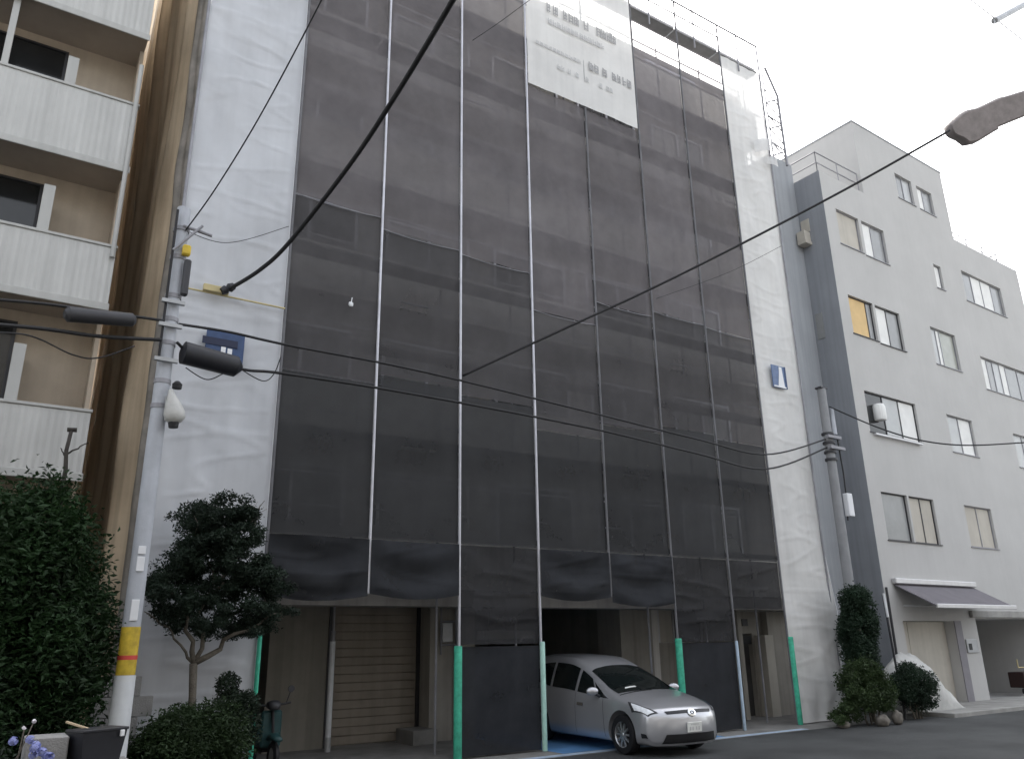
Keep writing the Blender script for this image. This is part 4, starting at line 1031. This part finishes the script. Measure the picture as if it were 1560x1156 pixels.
for s in (-1, 1): MB().tube([(SCX + s * .25, SCY - .33, 1.02), (SCX + s * .3, SCY - .36, 1.2)], .008).lathe([(0, -.01), (.055, -.01), (.055, .012), (0, .012)], (SCX + s * .31, SCY - .36, 1.24), (0, 1, 0), 12).build('mirror', 'bronze', ST, 'auto')

# ------------------------------------------------------------------ car
CAR = thing('parked_car', (10.92, 11.02, 0), 'silver hatchback car nosing out of the garage between the black mesh panels', 'car', rz=R(-93))
# local axes: x forward (nose at 0), y to the car's left, z up.  stations: u back from the nose
ST_ = np.array([  # u, zb, wb, w1,z1, w2,z2, w3,z3, w4,z4, w5,z5, z6
    [.000, .40, .58, .66, .42, .69, .48, .66, .58, .58, .60, .30, .61, .615],
    [.030, .28, .63, .75, .33, .77, .48, .745, .62, .65, .665, .34, .685, .69],
    [.10, .205, .67, .80, .29, .83, .49, .80, .68, .70, .735, .36, .76, .77],
    [.24, .19, .70, .835, .27, .86, .50, .835, .735, .73, .795, .37, .83, .84],
    [.50, .18, .72, .855, .27, .882, .52, .855, .80, .745, .865, .38, .912, .925],
    [.85, .18, .72, .86, .27, .886, .52, .862, .85, .75, .93, .39, .98, .993],
    [1.15, .18, .72, .862, .27, .887, .53, .865, .885, .745, .985, .40, 1.04, 1.055],
    [1.40, .18, .72, .862, .27, .887, .54, .865, .89, .735, 1.05, .40, 1.125, 1.145],
    [1.75, .18, .72, .862, .27, .887, .55, .864, .915, .705, 1.20, .385, 1.295, 1.318],
    [2.15, .18, .72, .862, .27, .887, .55, .862, .935, .66, 1.355, .37, 1.455, 1.478],
    [2.60, .18, .72, .862, .27, .887, .55, .862, .97, .655, 1.50, .37, 1.595, 1.615],
    [3.20, .18, .72, .862, .27, .887, .55, .860, 1.0, .655, 1.55, .37, 1.645, 1.665],
    [3.80, .18, .72, .855, .27, .882, .56, .85, 1.03, .645, 1.545, .36, 1.645, 1.665],
    [4.25, .20, .70, .835, .29, .86, .57, .83, 1.03, .63, 1.44, .35, 1.53, 1.55],
    [4.50, .26, .66, .79, .34, .81, .57, .78, .92, .60, 1.02, .32, 1.06, 1.07],
    [4.60, .36, .60, .70, .42, .72, .57, .69, .74, .55, .80, .30, .82, .83]])


def cr(tab, x, xs):
    """Catmull-Rom (non uniform by finite differences) rows of tab at x"""
    i = int(np.clip(np.searchsorted(xs, x) - 1, 0, len(xs) - 2)); h = xs[i + 1] - xs[i]; t = (x - xs[i]) / h

    def tang(k):
        if k == 0: return (tab[1] - tab[0]) / (xs[1] - xs[0])
        if k == len(xs) - 1: return (tab[-1] - tab[-2]) / (xs[-1] - xs[-2])
        d0 = (tab[k] - tab[k - 1]) / (xs[k] - xs[k - 1]); d1 = (tab[k + 1] - tab[k]) / (xs[k + 1] - xs[k]); w0 = xs[k + 1] - xs[k]; w1 = xs[k] - xs[k - 1]
        return (d0 * w0 + d1 * w1) / (w0 + w1)
    m0, m1 = tang(i) * h, tang(i + 1) * h; a, b_ = tab[i], tab[i + 1]
    return (2 * t ** 3 - 3 * t ** 2 + 1) * a + (t ** 3 - 2 * t ** 2 + t) * m0 + (-2 * t ** 3 + 3 * t ** 2) * b_ + (t ** 3 - t ** 2) * m1


UX = ST_[:, 0]


def car_pt(u, t):
    """t in 0..7 on the car's right side (y<0); negative t mirrors to the left"""
    s = -1 if t >= 0 else 1; t = abs(t)
    r = cr(ST_, u, UX)
    prof = np.array([[0, r[1]], [r[2], r[1]], [r[3], r[4]], [r[5], r[6]], [r[7], r[8]], [r[9], r[10]], [r[11], r[12]], [0, r[13]]])
    full = np.vstack([[-prof[1]][0] * np.array([1, -1]) * 1.0, prof, [-prof[6, 0], prof[6, 1]]])
    full[0] = [-prof[1, 0], prof[1, 1]]
    k = int(min(t, 6.9999)); f = t - k
    if k == 0: p = prof[0] * (1 - f) + prof[1] * f
    else:
        p0, p1, p2, p3 = full[k], full[k + 1], full[k + 2], full[k + 3]
        tn = .38 if k in (1, 4) else .5
        p = (2 * f ** 3 - 3 * f ** 2 + 1) * p1 + (f ** 3 - 2 * f ** 2 + f) * tn * (p2 - p0) + (-2 * f ** 3 + 3 * f ** 2) * p2 + (f ** 3 - f ** 2) * tn * (p3 - p1)
    y, z = p
    fade = max(0, 1 - u / 1.3); sw = .34 * (abs(y) / .88) ** 2.6 * fade ** 1.2
    bk = max(0, (u - 3.6) / 1.0); sw2 = -.16 * (abs(y) / .88) ** 2.5 * bk
    return Vector((-(u + sw + sw2), s * y, z))


us = list(np.concatenate([np.linspace(0, .12, 9), np.linspace(.15, 1.2, 22), np.linspace(1.25, 4.3, 46), np.linspace(4.35, 4.6, 8)]))
ts = list(np.linspace(0, 7, 57))
ring = [t for t in ts] + [-t for t in ts[::-1][1:-1]]
bb = MB(); vs = []
for u in us: vs += [car_pt(u, t) for t in ring]
nr = len(ring); fs = []
for i in range(len(us) - 1):
    for k in range(nr): fs.append((i * nr + k, i * nr + (k + 1) % nr, (i + 1) * nr + (k + 1) % nr, (i + 1) * nr + k))
fs.append(tuple(range((len(us) - 1) * nr, len(us) * nr))[::-1])
for i in range(28):       # nose cap as a strip between the lower and upper contour, both sides
    fs.append((i, i + 1, 55 - i, 56 - i) if i < 27 else (27, 28, 29))
    m_ = lambda q: (nr - q) % nr
    fs.append((m_(i + 1), m_(i), m_(56 - i), m_(55 - i)) if i < 27 else (m_(28), m_(27), m_(29)))
bb.add(vs, fs)
body = bb.build('body', 'paint', CAR, True, local=True, recalc=True)
WU = (.93, 3.70); WR_ = .33
cut = MB()
for u in WU:
    for s in (-1, 1): cut.lathe([(0, -.3), (.385, -.3), (.385, .3), (0, .3)], (-u, s * .88, .35), (0, 1, 0), 40)
cuto = cut.build('wheel_cut', 'black', None, False, recalc=True)
cuto.matrix_world = CAR.matrix_basis
bpy.context.view_layer.update()
md = body.modifiers.new('cut', 'BOOLEAN'); md.operation = 'DIFFERENCE'; md.object = cuto; md.solver = 'EXACT'
dg = bpy.context.evaluated_depsgraph_get(); nm = bpy.data.meshes.new_from_object(body.evaluated_get(dg)); body.modifiers.clear(); body.data = nm
bpy.data.objects.remove(cuto)
try: nm.set_sharp_from_angle(angle=R(42))
except Exception: pass


def patch(name, m, pts, parent=CAR, off=.006, nu=16, nt_=12, th=0.):
    """panel on the body skin; pts: 4 corners (u, t) in order"""
    b = MB()

    def P(a, c):
        (u0, t0), (u1, t1), (u2, t2), (u3, t3) = pts
        u = (u0 * (1 - a) + u1 * a) * (1 - c) + (u3 * (1 - a) + u2 * a) * c; t = (t0 * (1 - a) + t1 * a) * (1 - c) + (t3 * (1 - a) + t2 * a) * c
        e = 1e-3; p = car_pt(u, t); du = car_pt(min(u + e, 4.6), t) - car_pt(max(u - e, 0), t); dt = car_pt(u, t + e) - car_pt(u, t - e)
        n_ = du.cross(dt); n_ = n_.normalized() if n_.length > 0 else Vector((1, 0, 0))
        c0 = Vector((p.x, 0, .5))
        if n_.dot(p - Vector((-2.2, 0, .6))) < 0: n_ = -n_
        return p + n_ * off
    b.grid(P, nu, nt_); return b.build(name, m, parent, True, local=True)


# windscreen split across the centre line: t runs 5.2..7 on each side
def wrap(name, m, u_of, t0, off=.006, n_=24, k_=14, parent=CAR):
    b = MB()

    def P(a, c):
        t = t0 + (14 - 2 * t0) * a; tt = t if t <= 7 else -(14 - t)
        lo, hi = u_of(abs(a - .5) * 2); u = lo + (hi - lo) * c
        p = car_pt(u, tt); return p + Vector((.4, 0, .9)).normalized() * off
    b.grid(P, n_, k_); return b.build(name, m, parent, True, local=True)


wrap('windscreen', 'carglass', lambda e: (1.10 + .06 * e * e, 2.10), 5.10, .007)
patch('bonnet_seam', 'black', [(1.05, 5.0), (1.08, 5.0), (1.10, 6.99), (1.06, 6.99)], off=.005, nu=2)
for s in (1, -1):
    patch('side_window', 'carglass', [(1.62, 4.12 * s), (2.32, 4.12 * s), (2.32, 4.88 * s), (1.95, 4.80 * s)])
    patch('side_window', 'carglass', [(2.40, 4.12 * s), (3.22, 4.12 * s), (3.22, 4.88 * s), (2.40, 4.88 * s)])
    patch('side_window', 'carglass', [(3.30, 4.12 * s), (4.05, 4.25 * s), (3.85, 4.78 * s), (3.30, 4.88 * s)])
    patch('quarter_window', 'carglass', [(1.28, 4.12 * s), (1.57, 4.12 * s), (1.86, 4.74 * s), (1.60, 4.55 * s)])
    hl = patch('headlight', 'bronze', [(.055, 4.15 * s), (.40, 3.70 * s), (.66, 4.55 * s), (.06, 5.25 * s)], off=.008)
    patch('lens', 'lampglass', [(.07, 4.28 * s), (.33, 3.90 * s), (.54, 4.50 * s), (.075, 5.08 * s)], hl, off=.014)
    patch('fog_recess', 'blackp', [(.05, 2.1 * s), (.16, 2.2 * s), (.15, 2.55 * s), (.06, 2.45 * s)], off=.006)
    patch('door_seam', 'black', [(1.42, 1.9 * s), (1.43, 1.9 * s), (1.47, 4.05 * s), (1.46, 4.05 * s)], off=.003, nu=1)
    patch('door_seam', 'black', [(2.36, 1.9 * s), (2.368, 1.9 * s), (2.368, 4.08 * s), (2.36, 4.08 * s)], off=.003, nu=1)
    patch('door_handle', 'chrome', [(2.08, 3.55 * s), (2.28, 3.55 * s), (2.28, 3.68 * s), (2.08, 3.68 * s)], off=.02)
    mp_ = Vector((-1.62, -s * .99, 1.03))
    mm = MB()

    def EP(u, v, c=mp_):
        t = 2 * math.pi * u; ph = math.pi * v; k = .09 * math.sin(ph)
        return (c.x + .055 * math.cos(ph) + (.03 * math.sin(ph) * math.cos(t)), c.y + .115 * math.sin(ph) * math.cos(t), c.z + .075 * math.sin(ph) * math.sin(t))
    mm.grid(EP, 16, 10)
    mo = mm.build('mirror', 'paint', CAR, True, local=True)
    MB().tube([(-1.60, -s * .93, .985), (-1.58, -s * .84, .93)], .025, 8).build('mirror_arm', 'blackp', mo, 'auto', local=True)
# nose details
wrap('upper_grille', 'blackp', lambda e: (.034, .075), 5.55, .008, 20, 4)
eb = MB().lathe([(0, .0), (.055, .0), (.06, .008), (.05, .014), (0, .014)], (.0, 0, 0), (1, 0, 0), 24)
eb.v = [(v[0], v[1] * 1.5, v[2] * 1.15) for v in eb.v]
em = eb.build('emblem', 'chrome', CAR, 'auto', local=True); em.location = (-.03, 0, .705); em.rotation_euler = (0, R(-25), 0)
e2 = MB().lathe([(.016, .0), (.03, .0), (.03, .004), (.016, .004)], (0, 0, 0), (1, 0, 0), 18); e2.v = [(v[0], v[1] * 1.5, v[2]) for v in e2.v]
o = e2.build('emblem_ring', 'blackp', em, local=True); o.location = (.0145, 0, 0)
lg = MB()


def LGP(a, c):
    t = -1.0 + 2.0 * a; u = .006 + (.062 - .006) * c; tt = t * .92
    p = car_pt(u, tt if abs(tt) > 1e-6 else 1e-6); return p + Vector((.008, 0, -.002))


lg.grid(LGP, 24, 4); lg.build('lower_grille', 'black', CAR, True, local=True)
sp = MB().grid(lambda a, c: car_pt(.075 + .03 * c, (-1.9 + 3.8 * a) if abs(-1.9 + 3.8 * a) > 1e-6 else 1e-6) + Vector((.035 - .02 * c, 0, -.015 + .045 * (1 - c))), 30, 3)
sp.build('chin_spoiler', 'paint', CAR, True, local=True)
pl = MB().box(-.008, .008, -.165, .165, -.0825, .0825, .004).build('number_plate', 'plate', CAR, local=True); pl.location = (.018, 0, .475); pl.rotation_euler = (0, R(4), 0)
tx = MB()
for k, y in enumerate((-.12, -.06, .02, .08)): tx.box(.0085, .0095, y, y + .035, -.05, .01)
for k in range(6): tx.box(.0085, .0095, -.08 + .03 * k, -.062 + .03 * k, .035, .058)
o = tx.build('plate_print', 'printl', pl, local=True)
paper = patch('dashboard_paper', 'plate', [(1.26, 5.75), (1.26, 6.45), (1.31, 6.45), (1.31, 5.85)], off=.010, nu=4, nt_=4)
for u in WU:
    for s in (-1, 1):
        c = (-u, s * .775, WR_)
        wh = MB().lathe([(.215, -.10), (.25, -.105), (.315, -.095), (.33, -.06), (.33, .06), (.315, .095), (.25, .105), (.215, .10), (.215, -.10)], c, (0, 1, 0), 40).build('wheel', 'black', CAR, 'auto', local=True)
        rm = MB().lathe([(.215, -.08), (.20, -.06), (.20, .02), (.215, .09), (.222, .10), (.205, .085)], c, (0, s, 0), 36)
        for k in range(10):
            t = 2 * math.pi * k / 10; q = Vector((math.cos(t), 0, math.sin(t))); n_ = Vector((-math.sin(t), 0, math.cos(t))) * .014; cc = Vector(c); sy = Vector((0, s, 0))
            p0, p1 = cc + q * .03 + sy * .085, cc + q * .21 + sy * .075
            rm.add([p0 - n_ * 1.6, p0 + n_ * 1.6, p1 + n_, p1 - n_, p0 - n_ * 1.6 - sy * .03, p0 + n_ * 1.6 - sy * .03, p1 + n_ - sy * .03, p1 - n_ - sy * .03],
                   [(0, 1, 2, 3), (7, 6, 5, 4), (0, 4, 5, 1), (1, 5, 6, 2), (2, 6, 7, 3), (3, 7, 4, 0)])
        rm.lathe([(0, .095), (.03, .095), (.045, .08), (.045, .04)], c, (0, s, 0), 18)
        rm.build('rim', 'rim', wh, 'auto', local=True)
        MB().lathe([(0, -.05), (.2, -.05), (.2, -.03), (0, -.03)], c, (0, s, 0), 24).build('brake_disc', 'black', wh, 'auto', local=True)
